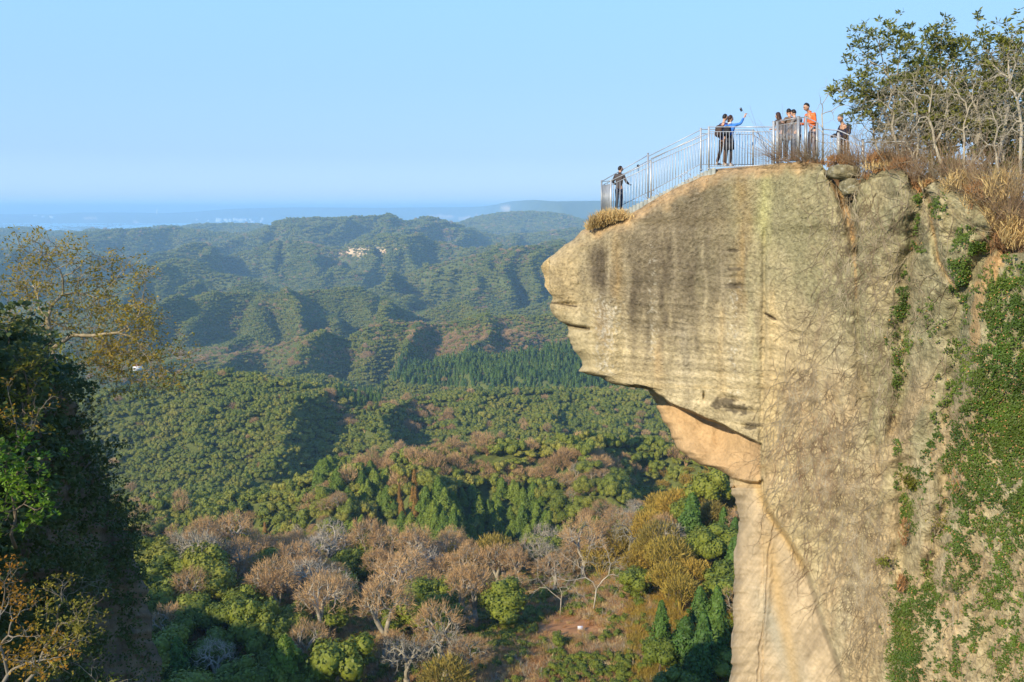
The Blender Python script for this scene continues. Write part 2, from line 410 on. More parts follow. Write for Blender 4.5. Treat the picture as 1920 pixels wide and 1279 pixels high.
# the lower slopes round the viewpoint, so the ground is one surface down to the sea behind the camera too
def mountain_foot():
    n = 60; m = 40
    a = np.linspace(0, 2 * np.pi, n)
    rr = np.geomspace(60, 9000, m)
    A, RR = np.meshgrid(a, rr)
    x = RR * np.cos(A); y = RR * np.sin(A)
    z = -95 - 225 * (1 - np.exp(-(RR - 60) / 900)) + 14 * fbm(x / 200, y / 200, o=3, seed=31)
    inside = (y > 55) & (np.abs(x / np.maximum(y, 1)) < .8)
    z = np.where(inside, z - 40 - .12 * RR, z)
    V = np.stack([x, y, z], -1).reshape(-1, 3)
    V = np.concatenate([V, [[0, 0, -92]]]); F1 = grid_faces(m, n)
    F2 = [(len(V) - 1, i, i + 1) for i in range(n - 1)]
    c = np.array([.05, .06, .025]) * (1 + .4 * fbm(V[:, 0] / 60, V[:, 1] / 60, o=3, seed=3))[:, None]
    return tag(mesh('lower_slopes', V, [F1, np.array(F2)], M_GROUND, col=c, smooth=True), kind='structure')
mountain_foot()
def haze():
    mb = MB(); mb.box((0, 20000, (132 - 331) / 2), (126000, 90000, 132 + 331))
    m = bpy.data.materials.new('haze_air'); m.use_nodes = True; t = m.node_tree; t.nodes.clear()
    o = t.nodes.new('ShaderNodeOutputMaterial'); v = t.nodes.new('ShaderNodeVolumePrincipled'); v.name = 'air'
    v.inputs['Color'].default_value = (.47, .76, .99, 1); v.inputs['Density'].default_value = HAZE
    v.inputs['Anisotropy'].default_value = 0.0
    t.links.new(v.outputs[0], o.inputs['Volume'])
    ob = mb.build('haze', m)
    tag(ob, kind='stuff')
HAZE = 0.000105
haze()
# ------------------------------------------------------------------ the overhanging cliff
XL = [(304.6,1492),(308.6,1438),(313,1392),(315,1371),(317,1345),(322,1330),(327.6,1311),(342.5,1284),(360,1251.7),(378,1219),(394,1195),(409,1170),(418,1128),(426,1104),(435,1091),(449.7,1074),(460,1058),(473,1044),(484,1031),(492,1021),(502,1014.5),(512,1018),(523.6,1023),(538,1020),(549,1030),(563.7,1037),(574,1030),(587,1034),(601.7,1046),(610,1064),(616,1066),(633,1065.5),(654.5,1074),(675.6,1090),(686,1091),(696.7,1085),(703,1101),(707,1122.5),(720,1148),(726,1181.6),(729.7,1211),(731,1217),(756,1229),(777,1238.6),(806.5,1253),(840,1270),(859,1291),(872,1312.5),(878,1338),(889,1362),(895,1370),(908.7,1369),(947.7,1379),(975,1386),(1014,1383),(1053,1379),(1131,1375),(1209,1373),(1265,1372),(1290,1366),(1440,1355)]
YT = [(1000,304.6),(1495,304.6),(1508,303),(1540,308),(1556,330),(1572,352),(1590,376),(1604,366),(1612,338),(1630,326),(1649,320),(1684,317),(1700,324),(1712,346),(1723,358),(1732,352),(1740,344),(1758,339.5),(1779,350),(1800,362),(1832,382),(1850,400),(1862,425),(1872,470),(1884,478),(1905,474),(1940,470),(2150,460)]
XR = 2150.0; YB = 1440.0
def Y0(px): return np.interp(px, [900, 1000, 1150, 1350, 1450, 1500, 1700, 1920, 2200], [34.2, 33.6, 32, 29.2, 27.9, 27.1, 23.6, 20.2, 16.5])
NR, NC = 560, 540
def seg(px, py, pts):
    """signed x distance and nearness to a steep polyline given as (x, y)"""
    pts = sorted(pts, key=lambda p: p[1]); ys = [p[1] for p in pts]; xs = [p[0] for p in pts]
    xx = np.interp(py, ys, xs); inside = sst(ys[0] - 12, ys[0] + 12, py) * (1 - sst(ys[-1] - 12, ys[-1] + 12, py))
    return px - xx, inside
EDGE = [(1425,905),(1445,960),(1480,1010),(1505,1050),(1528,1110),(1548,1180),(1580,1260),(1620,1440)]
CRACK = [(1453,948),(1453,987),(1442,1022),(1436,1092),(1433.6,1150),(1424,1221),(1420,1279),(1410,1440)]
CORNER = [(1434,430),(1433,560),(1430,700),(1427,830),(1425,905)]
GROOVES = [([(1575,355),(1590,400),(1602,450),(1604,520),(1611,600),(1612,690),(1630,760),(1641,830),(1648,900)], 7, .10),
           ([(1723,340),(1716,430),(1700,520),(1690,600),(1698,690),(1682,760),(1676,820)], 14, .30),
           ([(1738,360),(1748,430),(1757,480),(1768,512),(1792,540)], 6, .18),
           ([(1866,440),(1822,500),(1803,560),(1797,640),(1790,720),(1775,800)], 16, .30),
           ([(1690,860),(1696,940),(1690,1020),(1700,1100)], 18, .30),
           ([(1770,880),(1772,960),(1752,1040),(1742,1110)], 14, .30)]
L1 = [(1205,726),(1217,731),(1235,744),(1262,757),(1300,771),(1340,790),(1372,808),(1400,820),(1424,831)]
L2 = [(1360,893),(1372,897),(1400,903),(1420,905),(1430,900)]
def relief(px, py):
    """metres away from the viewer, added to the smooth wall"""
    d = np.zeros(np.broadcast(px, py).shape)
    d += .55 * fbm(px / 170, py / 330, o=2, seed=1) + .15 * fbm(px / 42, py / 80, o=3, seed=2) * sst(-1, 3, 1.0)
    left = sst(1470, 1400, px)
    strat = fbm(px / 120 + .02 * py, (py - .10 * px) / 9.0, o=2, seed=3)
    d += .032 * strat * (sst(420, 560, py) * (.5 + .5 * left))
    d += .036 * fbm(px / 9, py / 11, o=3, seed=4) + .02 * fbm(px / 3.5, py / 3.5, o=2, seed=6)
    # vertical flutes of the prow
    d += .10 * fbm(px / 24, py / 260, o=2, seed=7) * left
    # the lip: block above, slab set back below
    y1 = np.interp(px, [p[0] for p in L1], [p[1] for p in L1]) + 3.5 * vn(px / 17, 0 * px, seed=8)
    rec = sst(-2.0, 2.0, py - y1) * (px < 1428) * (py < 915)
    depth = np.interp(px, [1205, 1235, 1290, 1360, 1405, 1428], [1.9, 2.6, 2.9, 2.5, 1.7, .6])
    along = np.clip((py - y1) / 95.0, 0, 1)
    d += rec * depth * (1 - .50 * along)
    # the slab is rounded and tilts up to the light
    d += .25 * rec * fbm(px / 50, (py + .5 * px) / 60, o=2, seed=9)
    y2 = np.interp(px, [p[0] for p in L2], [p[1] for p in L2])
    below = sst(-1.5, 1.5, py - y2) * (px < 1432) * (px > 1340)
    d += below * .8 * (1 - .8 * sst(0, 70, py - y2))
    # lower left wall stands back from the vine-covered wall
    e, ins = seg(px, py, EDGE)
    d += .45 * sst(4, -10, e) * sst(900, 960, py) * (1 - .6 * sst(-60, -170, e))
    c, ins = seg(px, py, CRACK); c = c + 2.5 * vn(py / 14, 0 * py, seed=12)
    d += .22 * ins * np.exp(-(c / 1.6) ** 2) * .35 + .08 * ins * sst(0, 12, c)
    c, ins = seg(px, py, CORNER)
    d += .16 * ins * np.exp(-(c / 5) ** 2) + .14 * ins * sst(0, 25, c) - .10 * ins * sst(0, -30, c)
    for pts, w, dep in GROOVES:
        c, ins = seg(px, py, pts); c = c + w * .5 * vn(py / 22, 0 * py + w, seed=13)
        d += dep * ins * np.exp(-(c / w) ** 2) - .5 * dep * ins * np.exp(-((np.abs(c) - 2.6 * w) / (1.6 * w)) ** 2)
    # slits and holes
    for cx, cy, rx, ry, dep, sl in ((1083,615,22,3.2,.5,.10),(1058,571,24,4.5,.28,.03),(1445,595,9,3.0,.3,.42),(1320,742,2.2,9,.25,0),(1375,748,26,5,.22,.15),(1392,770,28,5,.2,.12),(1405,800,16,3.5,.2,.1),
            (1380,536,16,3,.1,0),(1374,600,20,2.2,.07,0),(1372,470,24,2.2,.07,0),(1378,520,22,2.5,.07,0),(1381,500,18,2,.06,0),(1250,366,10,3,.12,-.5),(1215,392,12,3,.12,-.5),(1092,470,10,8,.12,0),(1112,500,9,7,.1,0),(1130,512,7,5,.1,0)):
        q = ((px - cx) / rx) ** 2 + ((py - cy - sl * (px - cx)) / ry) ** 2
        d += dep * np.exp(-q * 1.2)
    # soil gully under the two boulders
    c, ins = seg(px, py, [(1565,330),(1582,380),(1594,430),(1602,480)])
    d += .32 * ins * np.exp(-(c / 11) ** 2)
    return d
def cgrid():
    y0 = np.concatenate([np.linspace(304.6, 320, 16), np.linspace(322, YB, NR - 16)])[:, None]
    xl = np.interp(y0, [p[0] for p in XL], [p[1] for p in XL])
    xl = xl + np.where(y0 > 320, 2.2 * vn(y0 / 9, y0 * 0, seed=14) + 1.1 * vn(y0 / 3.7, y0 * 0, seed=15), 0)
    s = np.linspace(0, 1, NC)[None, :]
    px = xl + (XR - xl) * (0.35 * s ** 1.7 + .65 * s)
    yt = np.interp(px, [p[0] for p in YT], [p[1] for p in YT])
    yt = yt + np.where(px > 1508, 2.0 * vn(px / 9, 0 * px, seed=16), .8 * vn(px / 7, 0 * px, seed=16))
    py = np.where(px > 1500, yt + (y0 - 304.6) * (YB - yt) / (YB - 304.6), y0 + (yt - 304.6) * np.exp(-(y0 - 304.6) / 12))
    return px, py, y0
def cliff_point(px, py, off=0.0):
    """point on the wall face under a photo position, off metres towards the viewer"""
    px = np.asarray(px, float); py = np.asarray(py, float)
    return P(px, py, Y0(px) + relief(px, py) - off)
CX, CY, CY0 = cgrid()
edge_l = CX - CX[:, :1]
edge_t = np.where(CX > 1430, np.maximum(CY - np.interp(CX, [q[0] for q in YT], [q[1] for q in YT]), 0), 999.)
r = 30.0
_ty = np.interp(CX, [q[1] for q in XL[:25]][::-1], [q[0] for q in XL[:25]][::-1])
_v = np.where((CX < 1492) & (CY < 700), np.maximum(CY - _ty, 0), 1e4)
edge_l = edge_l * _v / np.sqrt(edge_l ** 2 + _v ** 2 + 1e-9)
rnd = np.clip(1 - edge_l / r, 0, 1); rnd = 1 - np.sqrt(np.clip(1 - rnd ** 2, 0, 1)); rnd = np.where(CY < 500, rnd * sst(1490, 1430, CX), rnd)
rt = np.clip(1 - edge_t / 34.0, 0, 1); rt = (1 - np.sqrt(np.clip(1 - rt ** 2, 0, 1))) * sst(1430, 1500, CX)
CD = relief(CX, CY)
thick = np.interp(CX[0:1] * 0 + CX, [1000, 1100, 1300, 1430, 1500, 1700, 2200], [1.8, 2.7, 3.2, 4.0, 6.0, 11.0, 14.0]) + 3.0 * sst(880, 1300, CY)
CYD = Y0(CX) + CD + rnd * .9 + rt * .45
FRONT = P(CX, CY, CYD)

def cliff_colour(px, py):
    L = lambda *c: np.array(c)
    n = lambda sx, sy, o=3, s=0: fbm(px / sx, py / sy, o=o, seed=s)[..., None]
    tan = L(.43, .345, .185); pale = L(.50, .425, .27); olive = L(.27, .25, .135); dark = L(.115, .092, .06); ochre = L(.43, .28, .105); orange = L(.47, .315, .165); soil = L(.46, .29, .13)
    warm = L(.50, .37, .20)
    X = px[..., None]; Y = py[..., None]
    c = tan + 0 * X
    c = c + (pale - c) * np.clip(.35 + 1.1 * n(60, 240, 3, 50), 0, 1) * .55
    c = c * (1 + .22 * n(18, 150, 3, 51))
    # upper wall: grey-green lichen skin
    up = np.clip(sst(640, 470, Y) * sst(1180, 1330, X) + sst(1590, 1640, X) * sst(1120, 900, Y) * .9 + sst(1480, 1540, X) * sst(760, 520, Y), 0, 1)
    up = up * np.clip(.85 + .7 * n(50, 60, 4, 52), 0, 1)
    c = c + (olive - c) * up * .85
    # the weathered upper prow is grey-brown, broken into hanging tongues
    low = 600 + 70 * fbm(X / 34, X * 0, o=3, seed=91) + 40 * fbm(X / 9, X * 0, o=2, seed=92)
    pw = sst(1085, 1125, X + 20 * n(20, 20, 2, 93)) * sst(1425, 1380, X) * sst(low + 50, low - 60, Y) * np.clip(.82 + .9 * n(30, 60, 4, 94), 0, 1)
    c = c + (L(.235, .195, .125) - c) * pw * .7
    # right wall: broken lichen, light and dark
    rw = sst(1470, 1600, X)
    mott = n(11, 13, 4, 53)
    c = c * (1 + .55 * rw * mott)
    c = c + (L(.40, .36, .22) - c) * rw * sst(.15, .6, mott) * .5
    # dark run-off stains of the prow
    def streak(cx, w, ya, yb, k, col, s, nz=.8):
        nonlocal c
        m = np.exp(-((X - cx + 7 * vn(Y / 60, Y * 0 + s, seed=s)) / w) ** 2) * sst(ya - 30, ya + 30, Y) * sst(yb + 40, yb - 40, Y)
        m = m * np.clip(.75 + nz * n(8, 40, 4, s), 0, 1)
        c = c + (col - c) * np.clip(m * k, 0, 1)
    streak(1128, 30, 455, 560, 1.15, dark, 61); streak(1185, 26, 440, 620, .95, dark * 1.1, 62); streak(1245, 36, 380, 640, .9, dark * 1.2, 63)
    streak(1310, 40, 330, 560, .85, dark * 1.35, 64); streak(1290, 12, 330, 800, .30, dark, 65); streak(1214, 9, 470, 700, .55, dark, 66)
    streak(1355, 14, 330, 500, .5, dark * 1.3, 67); streak(1392, 15, 318, 600, .55, ochre * .8, 68); streak(1437, 13, 320, 470, .65, L(.50, .47, .20), 69)
    streak(1162, 10, 440, 560, .5, ochre, 70); streak(1128, 14, 590, 640, .8, L(.24, .13, .06), 71); streak(1190, 14, 620, 690, .35, dark * 1.5, 72)
    streak(1280, 18, 600, 720, .35, L(.30, .27, .20), 73); streak(1548, 8, 560, 960, .45, L(.23, .155, .095), 74); streak(1530, 7, 600, 940, .5, L(.26, .18, .11), 174); streak(1478, 10, 600, 780, .35, L(.30, .22, .13), 175); streak(1600, 8, 620, 800, .4, L(.28, .22, .14), 176); streak(1508, 12, 540, 830, .4, L(.32, .25, .16), 75)
    streak(1576, 16, 640, 800, .35, L(.3, .27, .2), 76); streak(1236, 10, 640, 720, .4, L(.46, .29, .13), 77); streak(1450, 18, 540, 920, .6, L(.55, .41, .20), 78)
    streak(1350, 9, 560, 760, .35, ochre, 79); streak(1408, 8, 480, 700, .3, L(.36, .38, .2), 80)
    for k in range(26):
        cx = 1090 + 24 * k * .62 + 9 * math.sin(k * 5.1); streak(cx, 3 + 3 * ((k * 7) % 5) / 5, 400 + 40 * ((k * 3) % 4), 560 + 60 * ((k * 5) % 4), .33, dark if k % 3 else pale, 100 + k)
    # horizontal bedding of the prow
    bd = fbm(px / 150, (py - .1 * px) / 7.0, o=3, seed=54)[..., None]
    c = c * (1 + .32 * bd * sst(1480, 1400, X) * sst(430, 600, Y))
    bd2 = fbm(px / 60, (py - .32 * px) / 6.0, o=3, seed=55)[..., None]
    c = c * (1 + .34 * bd2 * sst(1435, 1450, X) * sst(1660, 1600, X) * sst(520, 640, Y))
    # nose: warm ochre and lichen
    ns = sst(1105, 1060, X) * sst(620, 560, Y)
    c = c + (L(.39, .295, .15) * (1 + .6 * n(14, 16, 4, 56)) - c) * ns * .75
    jaw = sst(1150, 1090, X) * sst(570, 600, Y)
    c = c + (L(.44, .37, .215) - c) * jaw * .6
    # grassy earth along the sloping top
    d = Y - np.interp(X, [1100, 1170, 1251, 1311, 1345, 1500], [424, 411, 361, 329, 315, 305])
    c = c + (L(.47, .31, .15) * (1 + .5 * n(9, 9, 3, 57)) - c) * sst(34, 6, d + 16 * n(22, 22, 3, 58)) * (X < 1530) * .8
    # white lichen specks in columns
    sp = fbm(px / 4.2, py / 5.5, o=4, seed=59, g=.75)[..., None]
    col = 0
    for cx, w, ya, yb, k in ((1135,26,560,720,.9),(1222,12,440,690,.6),(1376,17,520,760,.75),(1300,40,320,460,.3),(1160,40,560,640,.35),(1500,60,320,480,.3),(1255,20,560,640,.3),(1390,12,320,500,.3),(1640,60,330,480,.3)):
        col = col + k * np.exp(-((X - cx) / w) ** 2) * sst(ya - 25, ya + 25, Y) * sst(yb + 25, yb - 25, Y)
    m = sst(.10, .38, sp + .5 * col - .35) * np.clip(col * 1.5, 0, 1)
    c = c + (L(.60, .56, .44) - c) * np.clip(m, 0, 1) * .55
    dk = fbm(px / 3.6, py / 3.0, o=3, seed=60)[..., None]
    c = c * (1 - .35 * sst(.15, .5, dk) * (.20 + .65 * sst(760, 560, Y)))
    # dark lichen patches near the lip
    for cx, cy, rx, ry in ((1358,752,24,9),(1385,768,30,10),(1410,800,18,7),(1345,760,12,8),(1380,536,18,6),(1378,505,14,4),(1376,470,14,3)):
        q = ((X - cx) / rx) ** 2 + ((Y - cy) / ry) ** 2 + 1.1 * n(9, 6, 3, 81)
        c = c + (dark * .8 - c) * sst(1.1, .5, q) * .8
    # the fresh orange slab under the lip
    y1 = np.interp(px, [p[0] for p in L1], [p[1] for p in L1])[..., None]
    y2 = np.interp(px, [p[0] for p in L2], [p[1] for p in L2])[..., None]
    sl = sst(-1, 3, Y - y1) * (X < 1426) * (Y < y2)
    c = c + (orange * (1 + .16 * n(26, 26, 4, 82)) - c) * sl * .92
    # lower wall, left of the slanting edge: smooth and pinkish tan, bluish grey foot
    e, _ = seg(px, py, EDGE); e = e[..., None]
    lw = sst(4, -8, e) * sst(890, 915, Y)
    lc = L(.43, .335, .205) * (1 + .34 * fbm((px + .6 * py) / 30, (py - 1.4 * px) / 120, o=3, seed=83)[..., None] + .22 * fbm((px + .7 * py) / 5, (py - 1.4 * px) / 60, o=3, seed=84)[..., None])
    lc = lc + (L(.34, .32, .24) - lc) * np.exp(-((X - (1400 + .42 * (Y - 1050))) / 22) ** 2) * sst(1060, 1180, Y) * .8
    lc = lc + (L(.46, .31, .13) - lc) * np.exp(-((X - (1436 + .2 * (Y - 1000))) / 14) ** 2) * .6 * sst(960, 1040, Y)
    c = c + (lc - c) * lw
    # yellow rim of that edge
    c = c + (L(.52, .35, .14) - c) * np.exp(-((e + 6) / 9) ** 2) * sst(880, 930, Y) * sst(1090, 1050, Y) * .8
    ck, ins = seg(px, py, CRACK); ck = ck[..., None] + 2.5 * vn(Y / 14, 0 * Y, seed=12)
    c = c + (L(.25, .19, .12) - c) * ins[..., None] * np.exp(-(ck / 1.3) ** 2) * .5
    # middle wall below: dusty tan with the brown skin of old creepers
    mw = sst(-6, 14, e) * sst(860, 960, Y) + sst(1425, 1440, X) * sst(640, 760, Y) * sst(930, 900, Y)
    cr = fbm((px + .25 * py) / 26, (py) / 90, o=4, seed=85)[..., None]
    c = c + (L(.37, .275, .15) * (1 + .7 * n(5, 14, 3, 86)) - c) * np.clip(mw, 0, 1) * np.clip(.5 + 1.8 * cr, 0, 1) * .8
    # pale washed panels
    for pts, w in (([(1610,780),(1622,860),(1620,950)], 22), ([(1725,860),(1740,960),(1762,1080)], 22), ([(1752,1150),(1745,1279)], 26), ([(1860,860),(1870,980)], 30)):
        q, ins = seg(px, py, pts); q = q[..., None] + 7 * n(14, 20, 3, 87)
        c = c + (L(.46, .38, .22) - c) * sst(w, w - 16, np.abs(q)) * ins[..., None] * .6
    # soil gullies
    for pts, w, k in (([(1562,345),(1580,380),(1592,415),(1600,450)], 10, .9), ([(1596,420),(1604,500),(1606,560)], 4, .6), ([(1742,370),(1752,440),(1760,490),(1790,540)], 4, .6), ([(1885,470),(1858,500),(1840,545)], 22, .95), ([(1838,545),(1828,620),(1822,660)], 12, .7), ([(1870,380),(1880,430),(1885,470)], 36, .85)):
        q, ins = seg(px, py, pts); q = q[..., None] + w * .6 * n(10, 20, 3, 88)
        c = c + (soil * (1 + .25 * n(9, 9, 3, 89)) - c) * sst(w, w * .4, np.abs(q)) * ins[..., None] * k
    # green film and dead leaves in the damp grooves and under the ivy
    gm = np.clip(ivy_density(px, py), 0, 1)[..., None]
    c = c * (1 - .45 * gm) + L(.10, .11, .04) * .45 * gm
    # fine cracks and joints
    for pts, w in (([(1062,609),(1075,612),(1104,617)], 2.2), ([(1436,589),(1445,594),(1454,599)], 2.6), ([(1034,568),(1055,571),(1080,575)], 1.6)):
        q = np.interp(X, [p[0] for p in pts], [p[1] for p in pts]); ok = (X > pts[0][0] - 2) & (X < pts[-1][0] + 2)
        c = c + (L(.05, .035, .025) - c) * np.exp(-((Y - q) / w) ** 2) * ok
    smooth = np.clip(lw * .75 + sl * .5 + sst(1425, 1450, X) * sst(1600, 1540, X) * sst(600, 700, Y) * .45 + jaw * .4, 0, .8)
    return np.concatenate([np.clip(c, .02, .9), 1 - smooth + 0 * X], -1)
def ivy_density(px, py):
    """how leafy the wall is"""
    m = 0
    def bl(cx, cy, rx, ry, k, a=0.0):
        dx = px - cx; dy = py - cy
        u = dx * math.cos(a) + dy * math.sin(a); v = -dx * math.sin(a) + dy * math.cos(a)
        return k * np.exp(-((u / rx) ** 2 + (v / ry) ** 2) ** 1.3)
    for a in ((1900,780,105,150,1.0),(1890,600,60,80,.8),(1905,530,40,40,.8),(1820,880,70,90,.75,.2),(1880,960,90,90,.6),(1800,1010,40,90,.55),(1800,700,22,80,.55),(1800,470,14,60,.6,.3),(1832,462,22,16,.95),(1806,520,14,34,.8),
              (1695,1210,32,110,1.1),(1745,1120,32,60,.9),(1712,1120,30,40,.6),(1698,955,14,50,.85,-.2),(1716,905,34,24,.6),(1690,850,14,40,.45),(1694,560,10,60,.55),(1697,545,14,10,.8),(1690,585,16,18,.8),(1702,650,10,14,.9),(1686,700,10,60,.5,.15),(1720,400,8,40,.8),
              (1760,395,16,30,.35),(1725,460,18,12,.35),(1880,1100,70,100,.35),(1900,1230,60,90,.4),(1830,1180,40,60,.3),(1685,640,26,50,.25),(1740,600,40,60,.12),(1770,1260,60,40,.35),(1850,780,60,60,.5)):
        m = np.maximum(m, bl(*a))
    n = fbm(px / 16, py / 16, o=4, seed=201)
    n2 = fbm(px / 6, py / 6, o=2, seed=202)
    return np.clip(m * 1.0 + .9 * n * (m > .05) + .45 * n2 - .20, 0, 1.2) * (m > .06)
CC = cliff_colour(CX, CY)
def cliff_mat():
    m, t, b = material('tuff_rock', (.4, .3, .2), .92, .15)
    at = t.nodes.new('ShaderNodeAttribute'); at.attribute_name = 'col'
    ge = t.nodes.new('ShaderNodeNewGeometry')
    def noise(s, d, sc=(1, 1, 1)):
        n = t.nodes.new('ShaderNodeTexNoise'); n.inputs['Scale'].default_value = s; n.inputs['Detail'].default_value = d; n.inputs['Roughness'].default_value = .6
        mp = t.nodes.new('ShaderNodeMapping'); mp.inputs['Scale'].default_value = sc
        t.links.new(ge.outputs['Position'], mp.inputs[0]); t.links.new(mp.outputs[0], n.inputs['Vector']); return n.outputs['Fac']
    def rng_(f, a, b_):
        mr = t.nodes.new('ShaderNodeMapRange'); mr.inputs[1].default_value = .3; mr.inputs[2].default_value = .7; mr.inputs[3].default_value = a; mr.inputs[4].default_value = b_
        t.links.new(f, mr.inputs[0]); return mr.outputs[0]
    f1 = noise(9, 12); f2 = noise(2.2, 5, (1, 1, .35))
    mu = t.nodes.new('ShaderNodeMath'); mu.operation = 'MULTIPLY'
    gm = t.nodes.new('ShaderNodeMix'); gm.inputs[2].default_value = 1.0
    t.links.new(at.outputs['Alpha'], gm.inputs[0]); t.links.new(rng_(f1, .70, 1.30), gm.inputs[3]); t.links.new(gm.outputs[0], mu.inputs[0]); t.links.new(rng_(f2, .88, 1.12), mu.inputs[1])
    cc = t.nodes.new('ShaderNodeVectorMath'); cc.operation = 'SCALE'
    t.links.new(at.outputs['Color'], cc.inputs[0]); t.links.new(mu.outputs[0], cc.inputs['Scale'])
    t.links.new(cc.outputs[0], b.inputs['Base Color'])
    bp = t.nodes.new('ShaderNodeBump'); bp.inputs['Strength'].default_value = .7; bp.inputs['Distance'].default_value = .09
    t.links.new(at.outputs['Alpha'], bp.inputs['Strength'])
    t.links.new(f1, bp.inputs['Height']); t.links.new(bp.outputs[0], b.inputs['Normal'])
    return m
M_ROCK = cliff_mat()
def make_cliff():
    # back sheet: the front pushed away along the promontory, thicker to the right; joined at left, top and right
    nr, nc = FRONT.shape[:2]
    step = 6
    ri = np.unique(np.concatenate([np.arange(0, nr, 1)])); 
    away = np.array([.34, .94, 0.0])
    back = P(CX, CY, Y0(CX) + .35 * CD) + away * thick[..., None]
    back[..., 2] -= .15 + sst(1450, 1540, CX) * sst(160, 0, edge_t) * 1.6
    back += .35 * np.stack([fbm(CX / 60, CY / 60, o=3, seed=300), fbm(CX / 60, CY / 60, o=3, seed=301), 0 * CX], -1)
    K = 6                                                        # rows across the top and the nose
    V = [FRONT.reshape(-1, 3), back.reshape(-1, 3)]; n = nr * nc
    C = [CC.reshape(-1, 4), CC.reshape(-1, 4)]
    Fq = [grid_faces(nr, nc), grid_faces(nr, nc, n)[:, ::-1]]
    off = 2 * n
    def strip(a, b, ia, ib, ca, flip, bulge):
        nonlocal off
        m = len(a); mids = []
        rows = [ia]
        for k in range(1, K):
            f = k / K
            p = a * (1 - f) + b * f + bulge * math.sin(math.pi * f) * (1 + .4 * fbm(np.arange(m) / 9.0, k * 1.3 + np.zeros(m), o=3, seed=310))[:, None]
            p = p + .10 * np.stack([fbm(np.arange(m) / 6.0, k + np.zeros(m), o=2, seed=311 + q) for q in range(3)], -1)
            V.append(p); C.append(ca * (1 + .25 * fbm(np.arange(m) / 5.0, k + np.zeros(m), o=2, seed=315))[:, None]); rows.append(off + np.arange(m)); off += m
        rows.append(ib)
        for r0, r1 in zip(rows[:-1], rows[1:]):
            q = np.stack([r0[:-1], r0[1:], r1[1:], r1[:-1]], -1)
            Fq.append(q[:, ::-1] if flip else q)
    idx = np.arange(n).reshape(nr, nc)
    # silhouette strips lean in behind the traced outline so that the outline itself stays the edge
    strip(FRONT[:, 0], back[:, 0], idx[:, 0], idx[:, 0] + n, CC[:, 0], True, np.array([.0, .0, 0]))
    strip(FRONT[0], back[0], idx[0], idx[0] + n, CC[0], False, np.array([0, 0, -.05]))
    strip(FRONT[:, -1], back[:, -1], idx[:, -1], idx[:, -1] + n, CC[:, -1], False, np.array([.2, 0, 0]))
    strip(FRONT[-1], back[-1], idx[-1], idx[-1] + n, CC[-1], True, np.array([0, 0, 0]))
    o = mesh('cliff', np.concatenate(V), Fq, M_ROCK, col=np.concatenate(C), smooth=True)
    return tag(o, kind='structure')
make_cliff()
# ------------------------------------------------------------------ plant builders
M_BARK = noisy('grey_bark', (.30, .25, .18), (.48, .42, .32), 3.0, .9, .1, bump=.4)
M_BARKD = noisy('brown_bark', (.10, .075, .05), (.20, .16, .11), 3.0, .9, .1, bump=.4)
M_EVER = leaf_mat('evergreen_leaves', (.13, .165, .018), (.20, .225, .024), (.29, .26, .038), .010, .2)
M_CEDAR = leaf_mat('cedar_leaves', (.10, .165, .018), (.155, .215, .022), (.22, .26, .03), .02, .15)
M_DARKC = leaf_mat('dark_cedar_leaves', (.06, .12, .018), (.09, .16, .022), (.15, .20, .035), .02, .1)
M_RUST = leaf_mat('rusty_cedar_leaves', (.22, .12, .02), (.30, .16, .03), (.36, .2, .04), .02, .1)
M_TWIG = leaf_mat('winter_twigs', (.38, .24, .105), (.48, .30, .13), (.58, .37, .16), .015, .1, .8)
M_YELL = leaf_mat('yellow_twigs', (.26, .20, .045), (.40, .29, .05), (.50, .31, .05), .03, .25, .7)
M_GREY = leaf_mat('grey_twigs', (.28, .25, .17), (.38, .33, .23), (.46, .40, .30), .015, .1, .8)
FO = np.array([0, 1, 2, 3])
def unit(v): return v / np.maximum(np.linalg.norm(v, axis=-1, keepdims=True), 1e-9)
def cards(c, nrm, w, l, g, fold=0.0, tip=None):
    """one pointed leaf-shaped face per centre: 4 corners (rhomb), long axis random in the plane or along tip"""
    n = len(c)
    nrm = unit(nrm)
    a = g.normal(size=(n, 3)) if tip is None else tip + .3 * g.normal(size=(n, 3))
    t = unit(a - nrm * np.sum(a * nrm, -1, keepdims=True)); b = np.cross(nrm, t)
    w = np.broadcast_to(np.asarray(w, float), (n,))[:, None]; l = np.broadcast_to(np.asarray(l, float), (n,))[:, None]
    V = np.stack([c - t * l / 2, c + b * w / 2 + nrm * fold * w, c + t * l / 2, c - b * w / 2 + nrm * fold * w], 1).reshape(-1, 3)
    return V, (np.arange(n) * 4)[:, None] + FO[None, :]
def sph(n, g):
    return unit(g.normal(size=(n, 3)))
